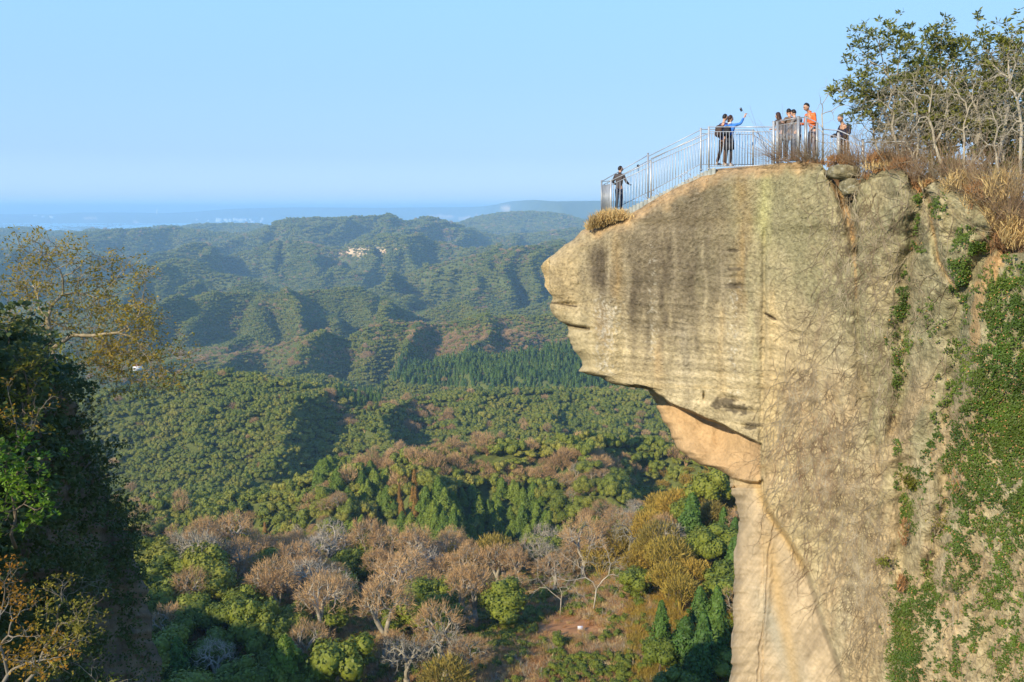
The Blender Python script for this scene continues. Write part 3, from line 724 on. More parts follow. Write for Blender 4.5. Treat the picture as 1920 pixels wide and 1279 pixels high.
def crown_mesh(name, seed, nleaf, size, mat, lumps=9, flat=.8, core=.80, cz=1.15):
    """round broadleaf crown: lumpy clumps of leaf faces over a lumpy body"""
    g = np.random.default_rng(seed)
    lc = sph(lumps * 3, g); lc = lc[lc[:, 2] > -.45][:lumps + 4] * g.uniform(.35, .80, (len(lc[lc[:, 2] > -.45][:lumps + 4]), 1)) * [g.uniform(.9, 1.2), g.uniform(.8, 1.1), 1]; lr = g.uniform(.26, .56, len(lc))
    mb = MB()
    k = len(lc)
    per = nleaf // k
    for i in range(k):
        d = sph(per, g); d[:, 2] = np.where(d[:, 2] < -.5, -d[:, 2], d[:, 2])
        rr = lr[i] * (1 + .16 * fbm(d[:, 0] * 3 + i, d[:, 1] * 3, d[:, 2] * 3, o=2, seed=seed)) * g.uniform(.78, 1.08, per)
        c = lc[i] + d * rr[:, None] * (1 + .22 * (g.uniform(size=(per, 1)) < .12))
        V, Q = cards(c, d + .32 * g.normal(size=d.shape), size * g.uniform(.6, 1.3, per), size * g.uniform(.9, 1.6, per), g)
        V[:, 2] = V[:, 2] * flat + cz; mb.add(V, Q)
        mb.blob((lc[i][0], lc[i][1], lc[i][2] * flat + cz), (lr[i] * core, lr[i] * core, lr[i] * core * flat), nu=9, nv=6)
    return mb.data(name, mat)
def canopy_mesh(name, seed, nleaf, size, mat):
    """a piece of closed canopy: several crowns of unequal size and height grown into one another"""
    g = np.random.default_rng(seed); mb = MB(); m = int(g.integers(9, 14)); per = nleaf // m
    for i in range(m):
        a = g.uniform(0, 6.28); q = g.uniform(0, 1) ** .5 * 1.0; r_ = g.uniform(.20, .40)
        o = np.array([q * math.cos(a), q * math.sin(a), g.uniform(.50, .80)])
        d = sph(per, g); d[:, 2] = np.abs(d[:, 2]) * 1.1 - .15; d = unit(d)
        rr = r_ * (1 + .18 * fbm(d[:, 0] * 3 + i, d[:, 1] * 3, d[:, 2] * 3, o=2, seed=seed)) * g.uniform(.85, 1.12, per)
        V, Q = cards(o + d * rr[:, None] * [1, 1, .75], d + .3 * g.normal(size=d.shape), size * g.uniform(.5, 1.2, per), size * g.uniform(.9, 1.5, per), g)
        mb.add(V, Q); mb.blob(o, (r_ * .9, r_ * .9, r_ * .7), None, 8, 6)
    return mb.data(name, mat)
def conifer_mesh(name, seed, nleaf, size, mat, h=3.0, r=.8):
    g = np.random.default_rng(seed); mb = MB()
    nb = 15
    u = g.uniform(0, 1, nleaf) ** .8
    tier = (np.floor(u * nb) + g.uniform(.0, .9, nleaf) ** 2) / nb
    ph = g.uniform(0, 2 * np.pi, nleaf)
    lob = 1 + .38 * vn(ph * 1.6 + 3, tier * 6, seed=seed) + .12 * np.cos(ph * 5 + tier * 17)
    R_ = r * (1 - tier) ** .62 * lob * (.80 + .25 * (1 - (u * nb - np.floor(u * nb)))) * g.uniform(.75, 1.04, nleaf)
    z = .35 + (h - .35) * tier - .10 * R_
    c = np.stack([R_ * np.cos(ph), R_ * np.sin(ph), z], -1)
    d = np.stack([np.cos(ph), np.sin(ph), .5 + 0 * ph], -1)
    V, Q = cards(c, d + .5 * g.normal(size=d.shape), size * g.uniform(.5, 1, nleaf), size * g.uniform(1, 1.8, nleaf), g)
    mb.add(V, Q)
    zz = np.linspace(.3, h * .95, 9)
    for a, b_ in zip(zz[:-1], zz[1:]):
        ra = r * .72 * (1 - a / h) ** .62; mb.blob((0, 0, (a + b_) / 2), (ra, ra, (b_ - a) * .9), nu=9, nv=5)
    return mb.data(name, mat)
def split_tree(mb, pts, parent, r1, g, pdir, n=5, wob=.06, depth=0, pull=.42, minr=.0):
    """limbs that fork towards the target points; radius follows the number of tips carried"""
    m = len(pts)
    if m == 1:
        mid = (parent + pts[0]) / 2 + g.normal(size=3) * wob * np.linalg.norm(pts[0] - parent) + pdir * .15 * np.linalg.norm(pts[0] - parent)
        mb.tube([parent, mid, pts[0]], [max(r1 * 1.1, minr), max(r1 * .8, minr), max(r1 * .35, minr * .6)], max(3, n - 2), cap=False)
        return
    c = pts.mean(0); q = pts - c
    w, v = np.linalg.eigh(q.T @ q); s = q @ v[:, -1]
    s = s - np.median(s) + g.normal() * .1 * s.std()
    A, B = pts[s >= 0], pts[s < 0]
    if len(A) == 0 or len(B) == 0: A, B = pts[:m // 2], pts[m // 2:]
    for S in (A, B):
        if not len(S): continue
        tgt = S.mean(0); L = np.linalg.norm(tgt - parent)
        k = pull if len(S) > 1 else 1
        if len(S) == 1:
            split_tree(mb, S, parent, r1, g, pdir, n, wob, depth + 1, pull, minr); continue
        node = parent + (tgt - parent) * k + pdir * L * .10 + g.normal(size=3) * wob * L
        mid = (parent + node) / 2 + g.normal(size=3) * wob * .5 * L + pdir * L * .05
        ra = max(r1 * m ** .5 * .9, minr); rb = max(r1 * len(S) ** .5, minr)
        mb.tube([parent, mid, node], [max(rb * 1.12, minr), rb * 1.04, rb], max(3, n - depth // 3), cap=False)
        split_tree(mb, S, node, r1, g, unit(node - parent), n, wob, depth + 1, pull, minr)
def bare_mesh(name, seed, nt, mat, twigs=500, h=2.2, r=1.0, r1=.010, trunk=.5):
    """leafless broad tree, unit crown radius"""
    g = np.random.default_rng(seed); mb = MB()
    d = sph(nt * 3, g); d = d[d[:, 2] > -.25][:nt]
    rr = g.uniform(.35, 1, len(d)) ** .5
    pts = d * rr[:, None] * np.array([r, r, r * .78]) * (1 + .18 * fbm(d[:, 0] * 2, d[:, 1] * 2, d[:, 2] * 2, o=2, seed=seed))[:, None] + np.array([0, 0, h * .62])
    base = np.array([0, 0, 0.0]); fork = np.array([g.normal() * .06, g.normal() * .06, h * trunk * .45])
    rt = r1 * nt ** .5 * 1.05
    mb.tube([base, base * .5 + fork * .5 + g.normal(size=3) * .02, fork], [rt * 1.5, rt * 1.1, rt], 6)
    split_tree(mb, pts, fork, r1, g, np.array([0, 0, 1.0]), 5, .07)
    nq1 = sum(len(q) for q in mb.q)
    # fine twigs fanning from the tips
    if twigs:
        k = g.integers(0, len(pts), twigs); c = pts[k] + g.normal(size=(twigs, 3)) * .05
        out = unit(pts[k] - np.array([0, 0, h * .35])) + .55 * g.normal(size=(twigs, 3)); out = unit(out)
        V, Q = cards(c + out * .09, np.cross(out, g.normal(size=out.shape)), .016, .26, g, tip=out * 5)
        mb.add(V, Q)
    nq = sum(len(q) for q in mb.q)
    me = mb.data(name, M_GREY)
    me.materials.append(mat); mi = np.zeros(len(me.polygons), int); mi[nq1:nq] = 1; me.polygons.foreach_set('material_index', mi)
    return me
def twig_ball(name, seed, n, mat, w=.03, l=.42, leafy=0, lmat=None):
    """far leafless crown: a fan of fine twigs"""
    g = np.random.default_rng(seed); mb = MB()
    d = sph(n * 2, g); d = d[d[:, 2] > -.2][:n]
    c = d * (g.uniform(.3, .95, (len(d), 1)) ** .6) * (1 + .2 * fbm(d[:, 0] * 2.5, d[:, 1] * 2.5, d[:, 2] * 2.5, o=2, seed=seed))[:, None]
    c = c * [1, 1, .75] + [0, 0, 1.0]
    out = unit(c - [0, 0, .3]) + .35 * g.normal(size=c.shape); out = unit(out)
    V, Q = cards(c, np.cross(out, g.normal(size=out.shape)), w * g.uniform(.5, 1.5, len(c)), l * g.uniform(.6, 1.3, len(c)), g, tip=out * 5)
    mb.add(V, Q)
    for i in range(9):
        e = d[i] * [.8, .8, .6] + [0, 0, 1.0]; mb.tube([(0, 0, 0), (e[0] * .3, e[1] * .3, e[2] * .55), tuple(e)], [.06, .04, .015], 3, cap=False)
    return mb.data(name, mat)

# near (parts), middle and far meshes of each kind
NEAR_N, MID_N = 1700, 420
KINDS = {}
def variants(kind, fn, n): KINDS[kind] = [fn(i) for i in range(n)]
variants('ever_near', lambda i: crown_mesh('crown', 500 + i, NEAR_N + 500, .105, M_EVER, 10 + i, .82), 5)
variants('ever_far', lambda i: canopy_mesh('crown', 520 + i, 640, .15, M_EVER), 6)
variants('cedar_near', lambda i: conifer_mesh('crown', 540 + i, NEAR_N + 900, .13, M_CEDAR, 2.2, .92), 4)
variants('cedar_far', lambda i: conifer_mesh('crown', 550 + i, 380, .30, M_CEDAR, 2.2, .85), 2)
variants('dark_near', lambda i: conifer_mesh('crown', 560 + i, NEAR_N + 900, .13, M_DARKC, 3.1, .78), 3)
variants('dark_far', lambda i: conifer_mesh('crown', 565 + i, 320, .30, M_DARKC, 2.8, .62), 2)
variants('rust_near', lambda i: conifer_mesh('crown', 570 + i, NEAR_N, .12, M_RUST, 3.2, .55), 2)
variants('bare_near', lambda i: bare_mesh('crown', 580 + i, 150 + 30 * (i % 3), M_TWIG, 1500, h=2.0 + .15 * i, r=.85 + .08 * (i % 4), r1=.0075), 6)
variants('bare_far', lambda i: twig_ball('crown', 590 + i, 420, M_TWIG), 3)
variants('grey_near', lambda i: bare_mesh('crown', 600 + i, 150, M_GREY, 500, r1=.010), 3)
variants('yell_near', lambda i: twig_ball('crown', 610 + i, 1500, M_YELL, .035, .24), 3)
variants('yell_far', lambda i: twig_ball('crown', 620 + i, 420, M_YELL, .05, .36), 2)
def trunk_mesh(seed, mat):
    g = np.random.default_rng(seed); mb = MB()
    x, y = g.normal(size=2) * .06
    mb.tube([(0, 0, -.25), (x * .4, y * .4, .4), (x, y, 1.0)], [.085, .06, .04], 6)
    for k in range(4):
        a = k * 1.7 + g.uniform(0, 1); mb.tube([(x * .7, y * .7, .6), (x + .3 * math.cos(a), y + .3 * math.sin(a), 1.0)], [.035, .018], 4)
    return mb.data('trunk', mat)
TRUNKS = [trunk_mesh(630 + i, M_BARKD) for i in range(3)]

# ------------------------------------------------------------------ the wood
g = np.random.default_rng(77)
bands = []
y = 108.0
while y < 9000:
    s = 6.4 if y < 260 else (5.2 if y < 1500 else max(5.2, y * .0029))
    y2 = y * 1.10; bands.append((y, y2, s)); y = y2
pts = []
for ya, yb, s in bands:
    tmax = .70
    nx = int(2 * tmax * yb / s) + 1; ny = max(1, int(round((yb - ya) / (s * .87))))
    ii, jj = np.meshgrid(np.arange(nx), np.arange(ny))
    x = -tmax * yb + (ii + .5 * (jj % 2) + g.uniform(-.5, .5, ii.shape)) * s
    yy = ya + (jj + .5 + g.uniform(-.7, .7, ii.shape)) * (yb - ya) / ny
    k = np.abs(x / yy) < tmax
    x = x[k]; yy = yy[k]; pts.append(np.stack([x, yy, np.full(len(x), s)], -1))
pts = np.concatenate(pts)
X_, Y_, S_ = pts.T
Z_ = hgt(X_, Y_)
vis = visible(X_, Y_, np.maximum(S_ * 1.2, 6.0)) & (Z_ > SEA + 3)
X_, Y_, S_, Z_ = X_[vis], Y_[vis], S_[vis], Z_[vis]
PX, PY = proj(np.stack([X_, Y_, Z_ + S_ * .8], -1))
# nothing behind the cliff or off the picture's lower edge
clx = interp(PY, [(y_, x_) for y_, x_ in XL])
keep = ((PX < clx + 230) | (PY < 300)) & (PY < 1430) & (PX > -330)
keep &= ~((PX < -20) & (Y_ > 1500) & (g.uniform(size=len(PX)) < .5))
px0, py0 = proj(np.stack([X_, Y_, Z_], -1))
tj = np.clip(np.round((X_ / Y_ - TA[0]) / (TA[1] - TA[0]) * (NT - 1)).astype(int), 0, NT - 1)
yj = np.clip(np.round(np.interp(Y_, YS, np.arange(NY))).astype(int), 0, NY - 1)
keep &= ~((((PX - 1050) / 100) ** 2 + ((PY - 1195) / 60) ** 2 < 1) & (Y_ < 200)) & ~((((PX - 1000) / 110) ** 2 + ((PY - 1265) / 60) ** 2 < 1) & (Y_ < 200))
keep &= ~((X_ + Y_ * .45 < 0) & (Y_ < 120))
slope = (PX > 640) & (PX < 1230) & (PY > 1085) & (Y_ < 190)
keep &= ~(slope & (g.uniform(size=len(PX)) < .55))
keep &= ~((PX > 965) & (PX < 1200) & (PY > 1050) & (Y_ < 176) & (py0 > 1090))
keep &= (sand[yj, tj] < .5) & (clear[yj, tj] < .35)
X_, Y_, S_, Z_, PX, PY = [a[keep] for a in (X_, Y_, S_, Z_, PX, PY)]
N_ = len(X_); print('trees', N_)
kind = np.zeros(N_, int)          # 0 evergreen 1 bare 2 cedar 3 yellow 4 rusty cedar 5 dark cedar 6 grey bare
u = g.uniform(size=N_)
patch = fbm(X_ / 120, Y_ / 120, o=3, seed=400)
kind[(u < .06) | ((patch > .36) & (u < .5) & (Y_ < 5000))] = 1
def zone(cx, cy, rx, ry, k, p, y1=0, y2=1e9):
    q = ((PX - cx) / rx) ** 2 + ((PY - cy) / ry) ** 2 + .5 * fbm(PX / rx * 2, PY / ry * 2, o=2, seed=int(cx + cy))
    m = (q < 1) & (Y_ > y1) & (Y_ < y2) & (g.uniform(size=N_) < p); kind[m] = k
zone(330, 830, 300, 130, 0, .6); zone(600, 560, 300, 60, 0, .5)
zone(930, 645, 150, 24, 1, .55, 1000, 1900); zone(520, 665, 200, 22, 1, .4, 1000, 1900); zone(800, 620, 120, 18, 1, .3)
zone(980, 690, 300, 42, 5, .96, 800, 1300); zone(680, 730, 50, 26, 5, .7, 700, 1300)
zone(960, 865, 300, 30, 1, .5, 300, 600); zone(1060, 880, 130, 30, 1, .55, 250, 500); zone(700, 900, 60, 30, 1, .4, 200, 500)
zone(600, 965, 50, 40, 1, .7, 180, 400); zone(340, 1015, 110, 20, 1, .55); zone(520, 1030, 150, 26, 1, .75); zone(570, 1110, 70, 120, 1, .6)
zone(790, 1060, 110, 40, 1, .85); zone(1020, 1050, 180, 45, 1, .8); zone(830, 1180, 170, 90, 1, .5, 0, 190); zone(1180, 1000, 90, 60, 1, .7)
zone(660, 1190, 120, 90, 1, .45); zone(980, 1190, 60, 60, 1, .8); zone(300, 955, 60, 30, 1, .2)
zone(900, 975, 150, 62, 2, .97, 150, 520); zone(620, 905, 30, 30, 2, .6); zone(690, 940, 60, 60, 2, .5)
zone(770, 930, 26, 42, 4, .8, 180, 420); zone(482, 985, 38, 16, 4, .8, 180, 420); zone(470, 900, 14, 20, 4, .8)
zone(1290, 930, 90, 75, 3, .85); zone(1240, 1070, 90, 90, 3, .55); zone(905, 1075, 60, 36, 3, .7); zone(860, 1240, 60, 50, 3, .5)
zone(1310, 995, 26, 40, 5, .9, 0, 260); zone(1366, 1010, 22, 60, 5, .9, 0, 260); zone(1250, 1190, 46, 60, 5, .9); zone(1320, 1190, 60, 90, 5, .9)
zone(960, 1140, 290, 110, 1, .6, 0, 200); zone(1130, 1080, 140, 60, 3, .25, 0, 220); zone(820, 1120, 60, 40, 0, .5, 0, 200)
zone(390, 1200, 70, 70, 5, .25); zone(500, 1260, 50, 30, 2, .4)
gr = (kind == 1) & (g.uniform(size=N_) < .22); kind[gr] = 6
near = Y_ < 250
order = np.argsort(Y_)
cap = {0: 300, 1: 240, 2: 120, 3: 60, 4: 30, 5: 110, 6: 50}
infr = (PX > -60) & (PX < 1990) & (PY < 1330)
single = np.zeros(N_, bool)
for k, c in cap.items():
    idx = [i for i in order if kind[i] == k and infr[i] and Y_[i] < (420 if k != 5 else 900)][:c]; single[idx] = True
NEARK = {0: 'ever_near', 1: 'bare_near', 2: 'cedar_near', 3: 'yell_near', 4: 'rust_near', 5: 'dark_near', 6: 'grey_near'}
NAMEK = {0: ('evergreen_tree', 'tree'), 1: ('bare_tree', 'tree'), 2: ('cedar_tree', 'conifer'), 3: ('budding_tree', 'tree'), 4: ('rusty_cedar', 'conifer'), 5: ('dark_conifer', 'conifer'), 6: ('leafless_tree', 'tree')}
NEAR_TREES = []
for i in np.nonzero(single)[0]:
    k = kind[i]; v = KINDS[NEARK[k]]; me = v[int(g.integers(len(v)))]
    s = S_[i] * g.uniform(.42, .82) * (1.0 if k not in (2, 4, 5) else (1.12 if k == 2 else .85))
    rz = g.uniform(0, 6.28); nm, ct = NAMEK[k]
    zs = s * g.uniform(.8, 1.3)
    if Y_[i] < 175:
        e = empty(nm, (X_[i], Y_[i], Z_[i] - .1), None, ct, rotz=rz); e.scale = (s, s, zs)
        c = bpy.data.objects.new('crown', me); COL.objects.link(c); c.parent = e
        if k in (0, 2, 4, 5, 3):
            t_ = bpy.data.objects.new('trunk', TRUNKS[int(g.integers(3))]); COL.objects.link(t_); t_.parent = e
    else:
        e = bpy.data.objects.new(nm, me); COL.objects.link(e); e.location = (X_[i], Y_[i], Z_[i] - .1); e.rotation_euler = (0, 0, rz); e.scale = (s, s, zs); e['category'] = ct
    NEAR_TREES.append((e, k, PX[i], PY[i], Y_[i], s))
# everything else is the wood: one point object whose points carry crowns
SRC = bpy.data.collections.new('crowns'); names = []
def src(k):
    o = []
    for me in KINDS[k]:
        ob = bpy.data.objects.new('src_%02d' % len(names), me); SRC.objects.link(ob); names.append(ob.name); o.append(len(names) - 1)
    return o
IDX = {0: src('ever_near'), 1: src('bare_near'), 2: src('cedar_near'), 3: src('yell_near'), 4: src('rust_near'), 5: src('dark_near'), 6: src('grey_near')}
IDF = {0: src('ever_far'), 1: src('bare_far'), 2: src('cedar_far'), 3: src('yell_far'), 5: src('dark_far')}; IDF[4] = IDF[2]; IDF[6] = IDF[1]
def scatter(name, pos, idx, scale, rot, coll=SRC):
    me = bpy.data.meshes.new(name); me.vertices.add(len(pos)); me.vertices.foreach_set('co', np.asarray(pos, float).ravel())
    for nm, ty, arr, f in (('pick', 'INT', idx, 'value'), ('size', 'FLOAT_VECTOR', scale, 'vector'), ('turn', 'FLOAT_VECTOR', rot, 'vector')):
        a = me.attributes.new(nm, ty, 'POINT'); a.data.foreach_set(f, np.asarray(arr).ravel())
    ob = bpy.data.objects.new(name, me); COL.objects.link(ob); ob['kind'] = 'stuff'
    ng = bpy.data.node_groups.new(name, 'GeometryNodeTree')
    ng.interface.new_socket('Geometry', in_out='INPUT', socket_type='NodeSocketGeometry'); ng.interface.new_socket('Geometry', in_out='OUTPUT', socket_type='NodeSocketGeometry')
    N = ng.nodes.new; gi = N('NodeGroupInput'); go = N('NodeGroupOutput'); ip = N('GeometryNodeInstanceOnPoints'); ci = N('GeometryNodeCollectionInfo')
    ci.inputs['Collection'].default_value = coll; ci.inputs['Separate Children'].default_value = True; ci.inputs['Reset Children'].default_value = True
    ip.inputs['Pick Instance'].default_value = True
    def attr(nm, ty):
        a = N('GeometryNodeInputNamedAttribute'); a.data_type = ty; a.inputs['Name'].default_value = nm
        return a.outputs['Attribute']
    L = ng.links.new
    L(gi.outputs[0], ip.inputs['Points']); L(ci.outputs[0], ip.inputs['Instance']); L(attr('pick', 'INT'), ip.inputs['Instance Index'])
    L(attr('turn', 'FLOAT_VECTOR'), ip.inputs['Rotation']); L(attr('size', 'FLOAT_VECTOR'), ip.inputs['Scale'])
    L(ip.outputs[0], go.inputs[0])
    md = ob.modifiers.new('scatter', 'NODES'); md.node_group = ng
    return ob
rest = np.nonzero(~single)[0]
pk = np.array([(IDX if Y_[i] < 340 else IDF)[kind[i]][int(g.integers(99)) % len((IDX if Y_[i] < 340 else IDF)[kind[i]])] for i in rest])
s = S_[rest] * g.uniform(.50, 1.0, len(rest)) * np.where((kind[rest] == 0) & (Y_[rest] > 340), np.where(Y_[rest] > 1500, 1.35, 1.15), .9) * np.where(np.isin(kind[rest], (4, 5)), .85, 1.05)
sc = np.stack([s, s * g.uniform(.8, 1.2, len(rest)), s * np.where(Y_[rest] > 1400, .85, 1.05) * g.uniform(.65, 1.45, len(rest))], -1)
rt = np.stack([g.normal(size=len(rest)) * .08, g.normal(size=len(rest)) * .08, g.uniform(0, 6.28, len(rest))], -1)
scatter('forest', np.stack([X_[rest], Y_[rest], Z_[rest] - .1 * S_[rest]], -1), pk, sc, rt)
print('single', single.sum(), 'rest', len(rest))
# ------------------------------------------------------------------ plants on and round the cliff
M_LAUREL = leaf_mat('glossy_leaves', (.17, .19, .035), (.25, .24, .045), (.38, .28, .08), .9, .3, .4)
M_STRAW = leaf_mat('straw', (.58, .42, .18), (.70, .52, .23), (.76, .60, .30), .8, .3, .8)
M_BROWNG = leaf_mat('brown_grass', (.36, .19, .08), (.48, .26, .10), (.50, .34, .15), .8, .25, .8)
M_IVY = leaf_mat('ivy_leaves', (.055, .11, .014), (.11, .165, .022), (.23, .22, .045), .9, .25, .5)
M_VINE = noisy('dry_vine', (.20, .15, .09), (.50, .42, .28), 2.0, .9, .1)
M_PALE = noisy('pale_bark', (.30, .26, .19), (.48, .43, .32), 4.0, .9, .1, bump=.3)
M_SHRUB = noisy('shrub_stem', (.24, .15, .09), (.42, .30, .18), 2.0, .9, .1)
M_AUT = leaf_mat('autumn_leaves', (.20, .16, .02), (.38, .22, .02), (.48, .20, .02), .5, .45, .5)
M_OLIVE = leaf_mat('olive_leaves', (.11, .14, .018), (.19, .20, .025), (.32, .25, .035), .6, .3, .5)
M_SHADE = leaf_mat('shade_leaves', (.035, .062, .014), (.058, .09, .018), (.11, .125, .03), .3, .2, .6)  # leaf greens darkened to carry the shade of the crag
def wp(pts, Y, jit=0.0, gg=None):
    """traced photo points to world points at distance Y (a number or a function of x)"""
    o = []
    for p in pts:
        y_ = (Y(p[0]) if callable(Y) else Y) + (p[2] if len(p) > 2 else 0)
        o.append(P(p[0], p[1], y_))
    o = np.array(o)
    if jit: o = o + gg.normal(size=o.shape) * jit
    return o
def rosettes(c, n, spread, w, l, gg, up=.5, droop=0.0):
    m = len(c); cc = np.repeat(c, n, 0); d = sph(m * n, gg); d[:, 2] += up; d = unit(d)
    cc = cc + d * spread * gg.uniform(.3, 1, (m * n, 1))
    nr = np.cross(d, gg.normal(size=d.shape)) + np.array([0, 0, .8])
    return cards(cc, nr, w * gg.uniform(.7, 1.3, m * n), l * gg.uniform(.7, 1.3, m * n), gg, tip=d * 3)
def leafy_tree(name, label, cat, base, fork, targets, r1, leafmat, bark, seed, per=10, spread=.13, w=.04, l=.13, sub=4, subr=.35, rot=0, minr=.004, group=None, twmin=3):
    """targets: points of the crown; each gets sub satellite tips, each tip a rosette of leaves"""
    gg = np.random.default_rng(seed)
    base = np.array(base); fork = np.array(fork)
    tips = np.concatenate([targets + np.clip(gg.normal(size=targets.shape), -1.7, 1.7) * subr * [1, 1, .75] for _ in range(sub)])
    e = empty(name, tuple(base), label, cat, group)
    mb = MB(); rt = r1 * len(tips) ** .42
    mb.tube([base - base, (fork - base) * .5 + gg.normal(size=3) * .06, fork - base], [rt * 1.3, rt * 1.1, rt], 7)
    split_tree(mb, tips - base, fork - base, r1 * .75, gg, np.array([0, 0, 1.0]), 5, .06, minr=minr)
    mb.build('trunk', bark, e, smooth=True)
    if leafmat:
        V, Q = rosettes(tips - base, per, spread, w, l, gg)
        mesh('crown', V, Q, leafmat, e)
    return e
def shrub(name, label, cat, base, n, hgt_, spread, mat, seed, r=.008, lean=(0, 0, 0), leaf=None, per=0, group=None):
    """many thin stems from one foot, forking once or twice"""
    gg = np.random.default_rng(seed); mb = MB(); tips = []
    for i in range(n):
        a = gg.uniform(0, 6.28); d = unit(np.array([math.cos(a) * spread, math.sin(a) * spread, 1.0]) * gg.uniform(.5, 1.2, 3) + np.array(lean))
        L = hgt_ * gg.uniform(.5, 1.05); p0 = np.array([gg.normal() * .12 * hgt_ * spread, gg.normal() * .12 * hgt_ * spread, -.05]); p1 = p0 + d * L * .5 + gg.normal(size=3) * .05 * L
        p2 = p1 + (d + gg.normal(size=3) * .25) * L * .5
        mb.tube([p0, p1, p2], [r, r * .75, r * .35], 3, cap=False); tips.append(p2)
        for k in range(3):
            q = p0 + (p1 - p0) * gg.uniform(.5, 1); e_ = q + (d + gg.normal(size=3) * .55) * L * .35
            mb.tube([q, (q + e_) / 2 + gg.normal(size=3) * .02 * L, e_], [r * .6, r * .45, r * .2], 3, cap=False); tips.append(e_)
    e = empty(name, tuple(base), label, cat, group)
    mb.build('stems', mat, e)
    if leaf:
        V, Q = rosettes(np.array(tips), per, .10, .035, .075, gg); mesh('leaves', V, Q, leaf, e)
    return e
def topz(px):
    return np.interp(px, [a for a, b in YT], [b for a, b in YT])
gT = np.random.default_rng(9)
# the wooded ground behind the cliff edge
def hilltop():
    xs = np.linspace(1500, 2200, 90); bk = np.array([.9, 1.3, 1.9, 2.8, 4.2, 6.0, 9.0, 13.0, 18.0])
    sm = np.interp(xs, [1500, 1560, 1610, 1700, 1780, 1850, 1920, 2200], [309, 316, 336, 330, 346, 372, 400, 430])
    yf_ = Y0(xs); rows = []
    for b in bk:
        a, s_ = ray(xs, sm); z = s_ * yf_ - .02 + .07 * b * sst(1600, 1800, xs) - .5 * sst(6, 18, b) + .12 * fbm(xs / 30, b + 0 * xs, o=3, seed=640)
        if b < 1: z = z - 1.6
        rows.append(np.stack([a * yf_ + .34 * b, yf_ + .94 * b, z], -1))
    for q in (9.0, 22.0): rows.append(rows[-1] + [q * .1, q * .2, -q])
    V = np.stack(rows); nr, nc = V.shape[:2]; n = fbm(V[..., 0] * 2, V[..., 1] * 2, V[..., 2], o=3, seed=641)[..., None]
    c = np.array([.30, .18, .09]) * (1 + .6 * n)
    tag(mesh('hilltop', V.reshape(-1, 3), grid_faces(nr, nc), M_GROUND, col=c.reshape(-1, 3), smooth=True), kind='structure')
hilltop()
# three broadleaf evergreens behind the brushwood
A1 = [(1655,68),(1672,66),(1690,72),(1640,82),(1625,88),(1618,100),(1632,112),(1660,100),(1700,92),(1625,130),(1615,152),(1608,176),(1595,188),(1580,190),(1612,192),(1600,200),(1640,135),(1660,140),(1680,130),(1700,120),(1615,165),(1632,172),(1655,168),(1680,165),(1700,155),(1720,140),(1740,130),(1650,200),(1675,195),(1700,190),(1640,215),(1660,240),(1690,225)]
A2 = [(1728,76),(1745,70),(1762,78),(1780,84),(1800,92),(1712,88),(1735,100),(1760,105),(1785,110),(1808,105),(1822,112),(1745,128),(1770,132),(1798,130),(1820,130),(1735,150),(1762,158),(1790,158),(1816,155),(1840,150),(1750,185),(1778,188),(1804,185),(1832,180),(1765,215),(1795,215),(1822,212),(1780,245),(1812,245),(1760,270),(1790,280),(1730,250),(1740,220),(1720,180)]
A3 = [(1838,88),(1850,82),(1880,66),(1894,72),(1875,85),(1905,80),(1920,84),(1862,108),(1885,108),(1908,104),(1930,100),(1850,125),(1872,135),(1900,130),(1925,128),(1945,120),(1855,160),(1882,162),(1908,160),(1935,158),(1862,192),(1890,190),(1920,190),(1860,225),(1892,225),(1925,222),(1870,262),(1900,262),(1935,255),(1880,300),(1915,300),(1900,330),(1950,200),(1960,160)]
for nm, tr, bs, fk, Yd, sd, lb in (('evergreen_tree', A1, (1700,335), (1668,235), 25.0, 1, 'glossy broadleaf evergreen with a reddish leafed top, leftmost of the trees on the cliff top'),
        ('evergreen_tree', A2, (1790,365), (1775,260), 23.9, 2, 'dense broadleaf evergreen in the middle of the thicket on the cliff top'),
        ('evergreen_tree', A3, (1880,400), (1885,250), 22.4, 3, 'tall broadleaf evergreen at the right edge above the ivy covered rock')):
    t_ = wp(tr, Yd, .25, gT); b_ = P(bs[0], bs[1] + 10, Yd + .2); f_ = P(*fk, Yd + .1)
    leafy_tree(nm, lb, 'tree', b_, f_, t_, .0032, M_LAUREL, M_PALE, 700 + sd, per=15, spread=.15, w=.05, l=.135, sub=9, subr=.27)
# second, darker layer so that the thicket closes
for k, (cx, cy, rx, ry, Yd, lb) in enumerate(((1745,215,80,80,26.8,'dark evergreen standing deep in the thicket between the two front evergreens'), (1885,220,70,100,25.2,'dark evergreen filling the back of the thicket at the right edge'))):
    a = gT.uniform(0, 6.28, 60); q = gT.uniform(0, 1, 60) ** .5
    t_ = wp(list(zip(cx + rx * q * np.cos(a), cy + ry * q * np.sin(a))), Yd, .3, gT)
    leafy_tree('evergreen_tree', lb, 'tree', P(cx, cy + 130, Yd), P(cx, cy + 50, Yd), t_, .004, M_OLIVE, M_BARKD, 720 + k, per=13, spread=.2, w=.07, l=.17, sub=8, subr=.32)
